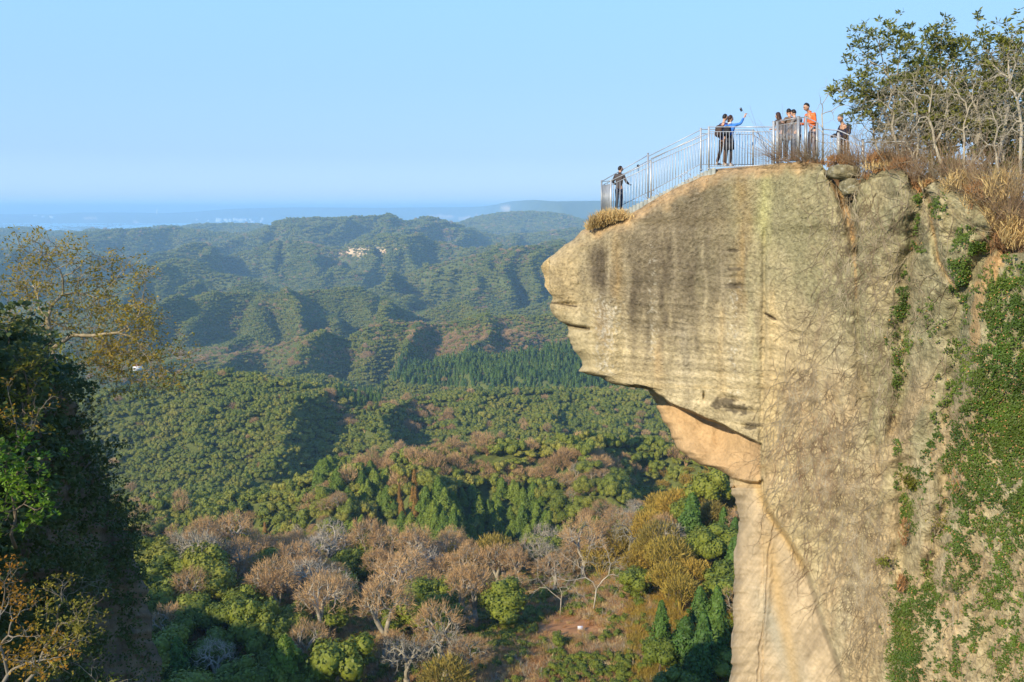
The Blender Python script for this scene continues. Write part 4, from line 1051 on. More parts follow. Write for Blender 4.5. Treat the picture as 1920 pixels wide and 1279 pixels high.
# pale leafless trees in front
def cloud(cx, cy, rx, ry, n, gg, up=True):
    a = gg.uniform(0, 6.28, n); q = gg.uniform(0, 1, n) ** .5
    return list(zip(cx + rx * q * np.cos(a), cy + ry * q * np.sin(a)))
BT = [((1543,300),(1541,215),[(1552,162),(1560,156),(1545,158),(1538,166),(1570,166),(1580,172),(1566,190),(1525,205),(1520,190),(1512,175),(1586,185),(1575,205),(1560,180),(1530,225),(1556,200),(1590,215),(1600,200),(1518,230),(1572,235)], 24.4, 'small pale leafless tree growing beside the man in the dark jacket', .0055, .06, 1),
      ((1690,332),(1672,240),cloud(1668,195,60,70,110,gT), 22.0, 'leafless tree with thin grey twigs in front of the leftmost evergreen', .0022, .12, 6),
      ((1772,345),(1752,270),cloud(1745,205,70,75,130,gT), 21.4, 'pale leafless tree leaning left in front of the middle evergreen', .0022, .12, 6),
      ((1800,340),(1838,232),cloud(1840,195,65,75,130,gT), 20.6, 'leafless tree with a thick pale leaning trunk in the thicket', .0028, .12, 6),
      ((1862,420),(1892,190),cloud(1890,160,50,90,130,gT), 19.4, 'tall straight leafless tree with a pale trunk near the right edge', .0024, .12, 6),
      ((1905,420),(1915,240),cloud(1925,190,55,95,120,gT), 18.6, 'leafless tree cut by the right edge of the picture', .0024, .12, 6),
      ((1735,350),(1712,300),cloud(1708,262,45,40,80,gT), 20.6, 'low leafless tree with tangled twigs above the round grey rock', .0022, .1, 6)]
BT += [((1655,330),(1640,270),cloud(1640,215,40,60,70,gT), 0, 'thin leafless tree nearest the railing under the leftmost evergreen', .0022, .12, 5),
       ((1735,345),(1722,260),cloud(1718,190,50,70,90,gT), 0, 'leafless tree with upright grey twigs between the first two evergreens', .0022, .12, 5),
       ((1822,365),(1808,260),cloud(1800,200,50,75,90,gT), 0, 'leafless tree with fine straw coloured twigs in the middle of the thicket', .0022, .12, 5),
       ((1890,420),(1868,290),cloud(1865,240,45,60,80,gT), 0, 'bushy leafless tree low in the thicket near the right edge', .0022, .12, 5)]
for k, (bs, fk, tr, Yd, lb, r1, jt, sub) in enumerate(BT):
    Yd = float(Y0(bs[0])) + .9
    t_ = wp(tr, Yd, jt, gT)
    leafy_tree('bare_tree', lb, 'tree', P(bs[0], bs[1] + 8, Yd), P(*fk, Yd), t_, r1, None, M_PALE, 740 + k, sub=sub, subr=.20, minr=.0032)
# leafless brushwood along the cliff edge
SH = [(1528,304,25.2,.9,26,.9,'brown leafless shrub spreading over the rock left of the two boulders',-.2),(1512,300,25.6,.75,18,.9,'low twiggy shrub at the foot of the railing behind the pale tree',-.9),(1478,300,26.0,1.3,12,.8,'thin leafless branches reaching over the railing in front of the leaning visitors',-1.2),
      (1578,304,24.0,.55,18,1.0,'small brown shrub above the upper boulder',0),(1608,326,23.4,.95,34,.55,'upright reddish stemmed shrub right of the boulders',0),(1640,318,23.0,.7,30,.7,'dense brown shrub on top of the broad grey rock',0),
      (1672,312,22.6,.8,30,.6,'shrub of upright thin stems left of the notch in the cliff top',0),(1722,348,21.9,.75,50,.8,'dark brown twiggy bush filling the notch in the cliff top',0),(1700,322,22.0,.8,30,.6,'brown shrub leaning over the notch from the left',.2),
      (1765,338,21.2,.7,30,.7,'pale shrub above the round topped rock',0),(1800,352,20.6,.9,34,.7,'straw coloured shrub on the slope right of the round topped rock',0),(1835,372,20.0,1.0,34,.6,'tall thin stemmed shrub on the earthy slope',0),
      (1870,400,19.2,1.1,40,.6,'grey brushwood on the slope below the tall leafless tree',-.1),(1905,420,18.6,1.2,44,.7,'thick grey brushwood at the right edge of the slope',-.2),(1895,470,18.4,.7,26,.8,'low brushwood beside the orange earth gully',-.3),(1850,430,19.4,.6,22,.8,'small dry shrub at the top of the orange earth gully',0)]
for k, (px, py, Yd, h_, n, sp, lb, ln) in enumerate(SH):
    Yd = float(Y0(px)) + .55
    shrub('leafless_shrub', lb, 'shrub', P(px, py + 6, Yd), int(n * 2.2), h_ * (1.45 if px < 1600 else 1.9), sp, M_SHRUB if k % 3 else M_VINE, 760 + k, .007, (ln, -.2, 0))
shrub('leafy_shrub', 'dark green shrub at the right edge under the brushwood', 'shrub', P(1912, 330, 22.6), 30, .9, .9, M_SHRUB, 781, .008, (0, 0, 0), M_SHADE, 10)
shrub('leafy_shrub', 'yellow green shrub under the trees in the middle of the thicket', 'shrub', P(1780, 330, 23.6), 22, .8, .9, M_SHRUB, 782, .008, (0, 0, 0), M_OLIVE, 9)

def grass(name, spots, mat, seed, n, h_, w=.010, lean=.5):
    """dry grass: spots = (px, py, Y, radius px x, radius px y, number, height factor)"""
    gg = np.random.default_rng(seed); V = []; 
    for px, py, Yd, rx, ry, k, hf in spots:
        Yd = float(Y0(px)) + (.35 if px > 1500 and py < 520 else -.05)
        a = gg.uniform(0, 6.28, k); q = gg.uniform(0, 1, k) ** .5
        c = P(px + rx * q * np.cos(a), py + ry * q * np.sin(a), Yd + gg.uniform(-.3, .3, k))
        d = gg.normal(size=(k, 3)) * lean; d[:, 2] = np.abs(d[:, 2]) + .7; d = unit(d); L = (h_ * hf * gg.uniform(.5, 1.2, k))[:, None]
        s_ = unit(np.cross(d, gg.normal(size=d.shape))) * w
        bend = gg.normal(size=(k, 3)) * .25; bend[:, 2] -= .35
        m_ = c + d * L * .55; t_ = m_ + unit(d + bend) * L * .5
        V.append(np.stack([c - s_, c + s_, m_ + s_ * .8, m_ - s_ * .8, t_], 1).reshape(-1, 3))
    V = np.concatenate(V); m = len(V) // 5; i = np.arange(m)[:, None] * 5
    return tag(mesh(name, V, [i + np.array([0, 1, 2, 3]), i + np.array([3, 2, 4])], mat), kind='stuff')
grass('straw_grass', [(1122,420,32.2,18,10,800,1.1),(1140,412,31.9,22,10,900,1.1),(1160,408,31.5,16,8,600,1.0),(1106,428,32.4,9,6,200,.8),(1182,408,31.2,8,5,80,.5),
                      (1745,352,21.6,20,8,160,1),(1790,360,20.9,26,10,260,1.2),(1830,385,20.2,26,14,360,1.3),(1868,410,19.3,22,22,420,1.4),(1900,440,18.5,26,30,480,1.3),(1815,345,21.0,40,12,300,1.4),(1880,360,20.0,36,30,420,1.5),(1660,316,22.9,40,7,200,.9)], M_STRAW, 800, 0, .30)
grass('brown_grass', [(1575,300,24.6,24,6,420,.6),(1590,312,24.0,16,8,260,.6),(1560,312,24.8,10,8,160,.5),(1655,300,23.2,30,10,420,.8),(1690,310,22.6,20,10,260,.8),(1840,400,19.8,30,16,300,.9),(1885,450,18.9,24,18,300,.9),(1870,470,18.7,22,10,200,.8),(1612,352,0,7,12,200,.6),(1628,334,0,10,6,220,.6),(1648,324,0,12,5,220,.6),(1668,320,0,12,4,160,.6),(1712,350,0,8,10,220,.7),(1728,360,0,10,6,220,.8),(1742,348,0,8,6,200,.7),(1606,372,0,7,10,140,.5),(1850,360,20.3,40,20,320,1),
                      (1230,372,29.8,26,14,60,.25),(1300,338,29.3,30,14,60,.25),(1530,308,25.6,24,5,200,.5),(1690,1098,20.8,8,16,160,.9),(1800,905,19.5,20,26,100,.6),(1695,1000,21.0,10,26,160,.6)], M_BROWNG, 801, 0, .26)
# two boulders wedged in the notch
def boulder(name, label, cx, cy, rx, ry, Yd, seed, rot=0.0):
    gg = np.random.default_rng(seed); mb = MB(); k = Yd / F
    M = Matrix.Rotation(rot, 3, 'Y')
    f = lambda d: 1 / (abs(d.x) ** 3.2 + abs(d.y) ** 3.2 + abs(d.z) ** 3.2) ** (1 / 3.2) * .9 + .22 * float(fbm(d.x * 1.5 + seed, d.y * 1.5, d.z * 1.5 + 5, o=3, seed=seed)) + .03 * float(fbm(d.x * 7, d.y * 7, d.z * 7 + 5, o=2, seed=seed + 1))
    mb.blob((0, 0, 0), (rx * k, .42, ry * k), M, 44, 32, f)
    V = np.concatenate(mb.v); n = fbm(V[:, 0] * 9, V[:, 2] * 9, V[:, 1] * 9 + 3, o=3, seed=seed)[:, None]
    c = np.array([.24, .21, .12]) * (1 + .7 * n); c = c + (np.array([.56, .54, .42]) - c) * sst(.25, .5, n) * .6
    o = mb.build(name, M_ROCK, None, True, c); o.location = tuple(P(cx, cy, Yd)); return tag(o, label, 'boulder')
boulder('boulder', 'larger rounded lichen covered boulder on the cliff top, the upper of two', 1582, 324, 30, 15, float(Y0(1582)) + .15, 11, .12)
boulder('boulder', 'smaller rough boulder wedged in the notch below the larger one', 1594, 350, 16, 16, float(Y0(1594)) + .1, 12, -.3)

# ivy on the wall
gi = np.random.default_rng(31)
def on_wall(n, x0, x1, y0, y1, dens, k=1.0, off=(.02, .16)):
    px = gi.uniform(x0, x1, n); py = gi.uniform(y0, y1, n); m = gi.uniform(size=n) < dens(px, py) * k; px, py = px[m], py[m]
    c = cliff_point(px, py, gi.uniform(*off, len(px)))
    return px, py, c
px_, py_, c_ = on_wall(620000, 1640, 1990, 350, 1330, ivy_density, .40, (.01, .14))
nr_ = np.array([-.65, -.65, .35]) + .55 * gi.normal(size=c_.shape)
V, Q = cards(c_, nr_, gi.uniform(.022, .05, len(c_)), gi.uniform(.035, .07, len(c_)), gi)
_n = len(c_) * 9 // 10 * 4; o_ = tag(mesh('ivy', V, Q, M_IVY), kind='stuff'); o_.data.materials.append(M_BROWNG); _mi = np.zeros(len(Q), int); _mi[len(c_) * 96 // 100:] = 1; o_.data.polygons.foreach_set('material_index', _mi); print('ivy leaves', len(c_))
# dry creepers: thin stems that wander down and fork over the wall
def creepers(n, seeds, mat, name, r=.006, spread=1.0):
    gg = np.random.default_rng(n); mb = MB(); paths = []
    for (x, y, L, k, dr) in seeds:
        for _ in range(k):
            px = x + gg.normal() * 10 * spread; py = y + gg.normal() * 18; a = math.pi / 2 + gg.normal() * .5 + dr; pts = []
            st = L / 22
            for i in range(22):
                pts.append((px, py)); a += gg.normal() * .28 + (math.pi / 2 + dr - a) * .08
                px += math.cos(a) * st; py += math.sin(a) * st
                if i in (6, 12) and gg.uniform() < .9:
                    b = a + gg.choice([-1, 1]) * gg.uniform(.4, 1.1); qx, qy = px, py; q = []
                    for j in range(8):
                        q.append((qx, qy)); b += gg.normal() * .35; qx += math.cos(b) * st * .8; qy += math.sin(b) * st * .8
                    paths.append((q, .7))
            paths.append((pts, 1.0))
    allp = np.concatenate([np.array(p) for p, f in paths]); W3 = cliff_point(allp[:, 0], allp[:, 1], .02); i = 0
    for p, f in paths:
        mb.ribbon(W3[i:i + len(p)], np.linspace(r * f, r * f * .35, len(p))); i += len(p)
    return tag(mb.build(name, mat), kind='stuff')
gs = np.random.default_rng(91)
sd = []
for (cx, cy, rx, ry, n) in ((1500,800,55,130,80),(1560,930,60,150,110),(1600,1060,50,180,110),(1640,1150,50,130,70),(1570,480,40,120,36),(1640,560,40,160,60),(1650,760,40,140,44),(1700,480,50,120,36),(1590,640,30,120,26),(1470,860,26,120,30),(1760,620,30,160,30),(1620,420,50,60,24),(1850,1150,70,120,50),(1730,1000,30,120,22),(1500,1000,20,60,16)):
    for _ in range(n): sd.append((cx + gs.normal() * rx * .55, cy - 60 + gs.normal() * ry * .55, gs.uniform(60, 190), 1, gs.normal() * .2))
sd = [q for q in sd if q[1] < 900 or q[0] > np.interp(q[1] + 80, [p[1] for p in EDGE], [p[0] for p in EDGE]) + 20]
creepers(3, sd, M_VINE, 'dry_creepers', .010)
sd2 = [(x + gs.normal() * 20, y + gs.normal() * 60, gs.uniform(50, 140), 1, gs.normal() * .3) for (x, y) in ((1510,760),(1500,840),(1480,900),(1545,800),(1560,900),(1540,1000)) for _ in range(16)]
creepers(4, sd2, M_SHRUB, 'brown_creepers', .008)
def on_cliff(px, py, off=.1): return cliff_point(px, py, off)
shrub('cliff_shrub', 'yellow green bush growing out of the wall left of the ivy', 'shrub', on_cliff(1708, 912, .1), 16, .45, 1.0, M_SHRUB, 790, .006, (-.5, -.5, .2), M_OLIVE, 9)
shrub('cliff_shrub', 'small yellowish bush on the bare vine covered wall', 'shrub', on_cliff(1660, 1060, .1), 12, .40, 1.0, M_VINE, 791, .005, (-.6, -.5, .2), M_OLIVE, 4)
shrub('cliff_shrub', 'bush with long bare stems beside the smooth grey panel of the wall', 'shrub', on_cliff(1755, 1000, .1), 10, .9, .8, M_VINE, 792, .007, (-.2, -.5, .9), M_OLIVE, 3)
shrub('cliff_shrub', 'bright green bush at the top of the right hand ivy', 'shrub', on_cliff(1838, 470, .15), 20, .35, 1.2, M_SHRUB, 793, .006, (-.4, -.5, .2), M_IVY, 12)
shrub('cliff_shrub', 'dry brown bush hanging on the wall above the lowest ivy patch', 'shrub', on_cliff(1690, 1110, .1), 34, .5, .7, M_SHRUB, 794, .005, (-.2, -.4, .9))
shrub('cliff_shrub', 'leafless bush clinging to the wall low on the right', 'shrub', on_cliff(1790, 1110, .1), 22, .7, 1.1, M_VINE, 795, .006, (-.5, -.4, .4))
# ------------------------------------------------------------------ the shaded crag on the left
LB = [(560,-60),(600,-5),(640,45),(690,95),(740,128),(800,150),(860,166),(900,190),(960,214),(1000,243),(1040,256),(1080,268),(1130,276),(1180,288),(1230,300),(1279,309),(1330,314),(1480,330)]
LY = lambda px: np.interp(px, [-500, -200, 0, 100, 200, 300, 340], [11.0, 15.5, 22.0, 29.0, 39.0, 47.0, 50.0])
def left_relief(px, py):
    d = .9 * fbm(px / 90, py / 120, o=3, seed=501) + .35 * fbm(px / 26, py / 40, o=3, seed=502) + .22 * fbm(px / 7, py / 7, o=3, seed=503)
    st = fbm(px / 90, (py + .1 * px) / 12, o=2, seed=504)
    return d + .35 * st
def left_point(px, py, off=0.0):
    px = np.asarray(px, float); py = np.asarray(py, float)
    return P(px, py, LY(px) + left_relief(px, py)) + np.asarray(off, float)[..., None] * np.array([.95, -.25, .1])
def make_left():
    nr, nc = 240, 170
    py = np.linspace(600, 1480, nr)[:, None] * np.ones((1, nc))
    xb = np.interp(py[:, :1], [p[0] for p in LB], [p[1] for p in LB]) + 9 * vn(py[:, :1] / 23, 0 * py[:, :1], seed=505) + 4 * vn(py[:, :1] / 8, 0 * py[:, :1], seed=506)
    s = np.linspace(0, 1, nc)[None, :]
    px = xb - (xb + 165) * s ** 1.15
    el = xb - px
    rn = np.clip(1 - el / 26, 0, 1); rn = 1 - np.sqrt(np.clip(1 - rn ** 2, 0, 1))
    Fp = P(px, py, LY(px) + left_relief(px, py) + rn * 1.5)
    # rock: bare greenish-grey strip at the free edge, darker earth elsewhere
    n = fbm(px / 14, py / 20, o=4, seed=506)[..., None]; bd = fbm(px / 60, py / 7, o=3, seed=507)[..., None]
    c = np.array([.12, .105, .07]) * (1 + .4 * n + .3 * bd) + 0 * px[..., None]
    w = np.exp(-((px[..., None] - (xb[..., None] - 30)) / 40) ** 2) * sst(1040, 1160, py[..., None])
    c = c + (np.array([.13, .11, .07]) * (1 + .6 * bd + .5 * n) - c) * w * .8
    away = np.array([-.86, .50, 0])
    B = P(px, py, LY(px)) + away * np.interp(py[..., None], [560, 1100, 1480], [12, 19, 22])
    B[..., 2] += (sst(140, 0, py - 560) * .6)
    idx = np.arange(nr * nc).reshape(nr, nc); N = nr * nc
    c = np.concatenate([c, np.ones(c.shape[:2] + (1,))], -1)
    V = [Fp.reshape(-1, 3), B.reshape(-1, 3)]; C = [c.reshape(-1, 4)] * 2; Fq = [grid_faces(nr, nc)[:, ::-1], grid_faces(nr, nc, N)]
    off = 2 * N; K = 8
    for a, b, ia, fl, ca in ((Fp[:, 0], B[:, 0], idx[:, 0], False, c[:, 0]), (Fp[0], B[0], idx[0], True, c[0]), (Fp[:, -1], B[:, -1], idx[:, -1], True, c[:, -1])):
        rows = [ia]; m = len(a)
        for k in range(1, K):
            f = k / K; q = a * (1 - f) + b * f + .5 * np.stack([fbm(np.arange(m) / 12., k + np.zeros(m), o=3, seed=508 + j) for j in range(3)], -1)
            V.append(q); C.append(ca); rows.append(off + np.arange(m)); off += m
        rows.append(ia + N)
        for r0, r1 in zip(rows[:-1], rows[1:]):
            q = np.stack([r0[:-1], r0[1:], r1[1:], r1[:-1]], -1); Fq.append(q if fl else q[:, ::-1])
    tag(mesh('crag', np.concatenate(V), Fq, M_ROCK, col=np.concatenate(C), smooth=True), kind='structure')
make_left()
gl = np.random.default_rng(61)
# undergrowth that hangs over the crag
def left_density(px, py):
    xb = np.interp(py, [p[0] for p in LB], [p[1] for p in LB])
    e = xb - px
    m = 1.0 - .6 * sst(1040, 1130, py) * np.exp(-((e - 34) / 40) ** 2)
    n = fbm(px / 34, py / 40, o=3, seed=520)
    m = m * np.clip(.55 + 1.7 * n, 0, 1)
    m = m * (1 - .6 * sst(1190, 1260, py) * sst(90, 140, px))
    return np.clip(m, 0, 1) * (e > -6)
n = 170000
px = gl.uniform(-190, 330, n); py = gl.uniform(575, 1330, n)
k = gl.uniform(size=n) < left_density(px, py) * .8; px, py = px[k], py[k]
clump = np.clip(fbm(px / 22, py / 22, o=2, seed=521) + .35, 0, 1)
off = gl.uniform(0, 1, len(px)) ** .5 * clump * 2.4 + .05
c = left_point(px, py, off)
nr_ = np.array([.6, -.5, .6]) + .7 * gl.normal(size=c.shape)
V, Q = cards(c, nr_, gl.uniform(.07, .12, len(c)), gl.uniform(.10, .19, len(c)), gl)
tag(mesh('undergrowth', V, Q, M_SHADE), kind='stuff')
# shrubs along the silhouette so that the edge is ragged
for j, (px_, py_, h_, nn, lb) in enumerate(((60,655,1.5,26,'dark shrub on the ridge of the shaded crag under the big tree'),(118,700,1.5,26,'dark shrub at the foot of the big yellow leaved tree'),(150,790,1.6,24,'dark shrub on the shoulder of the shaded crag'),
        (178,880,1.5,22,'small bush with feathery leaves standing out from the crag against the wood'),(208,945,2.0,30,'dark shrub above the bare edge of the crag'),(236,990,2.4,34,'broad dark bush crowning the bare rock edge of the crag'),(160,850,1.6,24,'dark bush in the fold of the shaded crag'),(225,1040,1.2,20,'low bush against the bare rock of the crag'))):
    b_ = P(px_ - 14, py_ + 26, LY(px_) - .6)
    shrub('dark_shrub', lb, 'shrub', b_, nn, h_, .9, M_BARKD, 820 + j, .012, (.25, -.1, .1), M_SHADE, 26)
    # bigger leaves suit the distance
    m_ = bpy.data.objects[[o.name for o in bpy.data.objects if o.name.startswith('leaves')][-1]]
# the big half-bare tree with yellowing leaves
TL = [(110,478),(85,480),(60,490),(30,500),(10,510),(130,490),(100,505),(70,515),(40,530),(15,545),(150,520),(125,520),(175,520),(205,525),(160,545),(190,548),(135,550),(100,545),(60,555),(25,570),(215,552),(235,560),(250,575),(200,580),(165,580),(130,580),(90,585),(50,590),(10,600),
      (270,590),(290,605),(255,605),(300,620),(320,612),(330,628),(315,640),(285,628),(260,630),(235,600),(210,610),(240,640),(280,648),(305,660),(265,660),(240,668),(215,650),(190,620),(160,612),(180,650),(150,640),(120,620),(200,680),(230,690),(170,690),(250,600),(310,655),(70,620),(30,630),(5,480),(-30,500),(-40,560),(-20,600),(180,600),(345,626),(225,720),(185,715)]
M_BARKM = noisy('lichen_bark', (.22, .18, .10), (.42, .35, .22), 3.0, .9, .1)
M_AUTG = leaf_mat('yellow_green_leaves', (.30, .24, .03), (.46, .32, .035), (.60, .28, .03), .5, .45, .5)
t_ = wp([(a, b + 14 + .10 * max(0, 600 - b)) for a, b in TL if -10 < a < 335 and not (a < 35 and b < 550)], 33.0, .9, gl)
leafy_tree('autumn_tree', 'large half bare tree with thin yellow and orange leaves on the shaded crag', 'tree', P(100, 740, 32.5), P(98, 655, 32.6), t_, .0040, M_AUTG, M_BARKM, 850, per=7, spread=.26, w=.065, l=.12, sub=26, subr=.50, minr=.010)
# foliage close to the left edge that the sun reaches
M_BRIGHT = leaf_mat('sunlit_leaves', (.10, .20, .015), (.18, .28, .02), (.32, .34, .03), .9, .35, .4)  # greens brightened to stand in for sun on these leaves
M_SHRUBB = noisy('weathered_bark', (.16, .13, .09), (.32, .28, .20), 3.0, .9, .1)
def bush_at(lb, spots, Yd, leaf, bark, seed, per, w, l, r1=.0042, base=None, nm='evergreen_shrub', cat='shrub', sub=5, subr=.18, spread=.12):
    t_ = wp(spots, Yd, .15, gl); b_ = base if base is not None else t_.mean(0) + np.array([-.6, .8, -1.6])
    leafy_tree(nm, lb, cat, b_, b_ + (t_.mean(0) - b_) * .45, t_, r1, leaf, bark, seed, per=per, spread=spread, w=w, l=l, sub=sub, subr=subr)
bush_at('yellow green leafy tree at the left edge below the big half bare tree', [(5,650),(20,660),(40,665),(60,672),(75,680),(10,690),(35,700),(60,705),(80,715),(15,730),(45,740),(70,750),(-10,670),(-20,720),(20,770),(50,780),(5,800),(90,690),(100,670)], 18.0, M_OLIVE, M_BARKD, 860, 12, .05, .10, nm='evergreen_tree', cat='tree')
bush_at('bright green leafy tree at the left edge halfway down the crag', [(5,830),(25,840),(45,835),(10,860),(35,865),(55,870),(5,890),(30,900),(60,905),(75,915),(10,930),(40,935),(65,950),(15,965),(45,970),(0,990),(30,1000),(-20,850),(-20,900),(-20,960)], 15.5, M_BRIGHT, M_BARKD, 861, 14, .05, .10, nm='evergreen_tree', cat='tree')
bush_at('small pale twigged shrub with orange leaves between the two leafy trees at the left edge', [(30,760),(50,775),(70,790),(20,800),(60,750),(45,730),(75,770),(10,780),(65,800)], 17.2, M_AUT, M_SHRUBB, 862, 3, .05, .08, nm='autumn_shrub', sub=4)
bush_at('twiggy shrub with yellow tips in the bottom left corner', [(10,1060),(20,1090),(35,1120),(5,1140),(30,1160),(60,1180),(10,1190),(40,1210),(75,1220),(20,1240),(60,1250),(0,1260),(90,1260),(110,1230)], 15.0, M_AUT, M_SHRUBB, 863, 7, .04, .07, base=P(-10, 1330, 15.2), nm='autumn_shrub', sub=10)
bush_at('slanting yellow green shrub right of the bottom left corner', [(70,1160),(90,1130),(105,1105),(110,1150),(130,1160),(150,1180),(160,1200),(145,1140),(175,1185),(120,1190),(150,1215),(95,1200),(80,1230),(130,1240),(100,1250),(180,1165)], 17.0, M_OLIVE, M_SHRUBB, 864, 9, .04, .075, base=P(20, 1330, 17.2), nm='autumn_shrub', sub=10)
bush_at('leafless shrub in front of the shaded crag, above the yellow tipped shrubs', [(120,1080),(140,1085),(165,1088),(180,1100),(150,1100),(135,1120),(170,1120),(190,1115),(110,1110)], 20.0, None, M_SHRUBB, 865, 0, .04, .075, base=P(95, 1150, 20.2), nm='leafless_shrub', sub=4, r1=.0035)
bush_at('pale twigged shrub at the bottom edge under the bare rock', [(150,1240),(170,1225),(190,1245),(200,1230),(215,1255),(180,1260),(230,1262),(205,1270)], 19.0, M_OLIVE, M_SHRUBB, 866, 3, .05, .09, base=P(180, 1330, 19.2), nm='leafless_shrub', sub=4, r1=.0035)

# unseen mountain side left of the crag, placed and shaped to shade the valley foot
def unseen_mountain_side():
    n, m = 60, 36
    u = np.linspace(0, 1, n)[:, None]; v = np.linspace(-1, 1, m)[None, :]
    cx = -66 - 110 * u; cy_ = 26 + 46 * u; top = -34 + 24 * sst(0, .45, u) + 3 * fbm(u * 9, 0 * u, o=3, seed=700)
    w = 26 + 30 * np.abs(v)
    x = cx + .39 * w * v * 1.0; y = cy_ + -.92 * w * v
    z = top - 62 * np.abs(v) ** 1.4 + 3.5 * fbm(x / 12, y / 12, o=4, seed=701)
    z = np.maximum(z, -98) - 30 * sst(.9, 1, np.abs(v)) - 60 * (sst(.97, 1, u) + sst(.03, 0, u))
    V = np.stack([x + 0 * z, y + 0 * z, z], -1)
    c = np.array([.06, .085, .025]) * (1 + .4 * fbm(V[..., 0] / 5, V[..., 1] / 5, o=3, seed=702))[..., None]
    tag(mesh('unseen_mountain_side', V.reshape(-1, 3), grid_faces(n, m), M_GROUND, col=c.reshape(-1, 3), smooth=True), kind='structure')
unseen_mountain_side()
# ------------------------------------------------------------------ railings, steps
M_STEEL = noisy('galvanised_steel', (.30, .32, .33), (.42, .44, .45), 6.0, .45, .5, metal=.35)
M_STEELL = noisy('bright_steel', (.44, .46, .46), (.56, .58, .58), 6.0, .45, .5, metal=.3)
M_CONC = noisy('grey_concrete', (.26, .28, .24), (.40, .41, .35), 5.0, .9, .2, bump=.3)
def RP(px, py, back=0.0, dy=0.0): return V3(px, py, float(Y0(px)) + .55 + back + dy)
def lin(pts, x): return float(np.interp(x, [p[0] for p in pts], [p[1] for p in pts]))
def railing(name, label, back, posts, rails, bals, mat, pw=.06, panel=None, yf=None):
    """posts (px, top, foot); rails = polylines [(px, py)...] with a thickness; bals = (x0, x1, n, top polyline, foot polyline)"""
    RPf = (lambda px, py: V3(px, py, yf(px))) if yf else (lambda px, py: RP(px, py, back))
    b0 = RPf(posts[0][0], posts[0][2])
    e = empty(name, b0, label, 'railing', 'railings of the lookout')
    for px, yt, yb in posts:
        mb = MB(); mb.bar(RPf(px, yb + 4) - b0, RPf(px, yt) - b0, pw); mb.box(RPf(px, yb + 1) - b0, (pw * 2, pw * 2, .02)); mb.box(RPf(px, yt) - b0 + Vector((0, 0, .006)), (pw * 1.15, pw * 1.15, .012)); mb.build('post', mat, e)
    for nm, pl, th in rails:
        mb = MB(); q = [RPf(x, y_) - b0 for x, y_ in pl]; mb.tube(q, th, 8); mb.build(nm, mat, e, smooth=True)
    for x0, x1, n, tp, bt in bals:
        for k in range(n):
            x = x0 + (x1 - x0) * (k + .5) / n
            mb = MB(); mb.tube([RPf(x, lin(bt, x)) - b0, RPf(x, lin(tp, x)) - b0], .0085, 6); mb.build('baluster', mat, e, smooth=True)
    return e
# near side, lower flight
railing('railing', 'lower sloping railing at the tip of the overhang, on the near side', 0.0, [(1145.6, 338, 404), (1220.6, 302, 378)],
        [('top_rail', [(1145.6, 339.7), (1220.6, 303)], .017), ('middle_rail', [(1145.6, 347.5), (1220.6, 312)], .013), ('bottom_rail', [(1145.6, 410), (1169, 400.5), (1220.6, 378)], .013)],
        [(1148, 1218, 12, [(1145.6, 347.5), (1220.6, 312)], [(1145.6, 410), (1169, 400.5), (1220.6, 378)])], M_STEELL)
railing('railing', 'upper sloping railing beside the steps, on the near side', 0.0, [(1329, 238.5, 316)],
        [('top_rail', [(1220.6, 298), (1329, 250)], .017), ('middle_rail', [(1220.6, 307), (1329, 259)], .013), ('bottom_rail', [(1220.6, 376), (1329, 322)], .013)],
        [(1223, 1327, 18, [(1220.6, 307), (1329, 259)], [(1220.6, 376), (1329, 322)])], M_STEELL)
railing('railing', 'level railing on the near side of the couple', 0.0, [(1450.5, 228, 308)],
        [('top_rail', [(1329, 238.6), (1450, 238.6)], .017), ('middle_rail', [(1329, 247.5), (1450, 247.5)], .013), ('bottom_rail', [(1329, 312.6), (1390, 312.4), (1450, 309)], .013)],
        [(1331, 1449, 21, [(1329, 247.5), (1450, 247.5)], [(1329, 312.6), (1390, 312.4), (1450, 309)])], M_STEELL, .07)
railing('railing', 'taller railing section in front of the leaning visitors', 0.0, [(1457.5, 229, 306), (1497, 219, 304)],
        [('top_rail', [(1453, 229.5), (1497, 221)], .017), ('middle_rail', [(1453, 236.5), (1497, 230)], .012), ('bottom_rail', [(1453, 301), (1497, 299)], .013)],
        [(1459, 1495, 13, [(1453, 236.5), (1497, 230)], [(1453, 301), (1497, 299)])], M_STEEL, .07)
railing('railing', 'railing that slopes down in front of the man in orange', 0.0, [(1511, 219, 304), (1532, 232, 304)],
        [('top_rail', [(1497, 220.5), (1512, 221), (1534, 231), (1545, 243)], .017), ('middle_rail', [(1497, 230), (1512, 231), (1534, 241), (1545, 252)], .012)],
        [(1500, 1544, 8, [(1497, 230), (1512, 231), (1534, 241), (1545, 252)], [(1497, 299), (1545, 303)])], M_STEEL)
railing('railing', 'railing that slopes down in front of the man in the dark jacket', 0.0, [(1572, 250, 304), (1618, 262, 310)],
        [('top_rail', [(1545, 243), (1572, 245), (1593, 254), (1620, 268), (1650, 266), (1700, 266)], .017), ('middle_rail', [(1545, 252), (1572, 257), (1593, 266), (1620, 278)], .012)],
        [(1548, 1620, 12, [(1545, 252), (1572, 257), (1593, 266), (1620, 278)], [(1545, 304), (1575, 298), (1620, 312)])], M_STEELL)
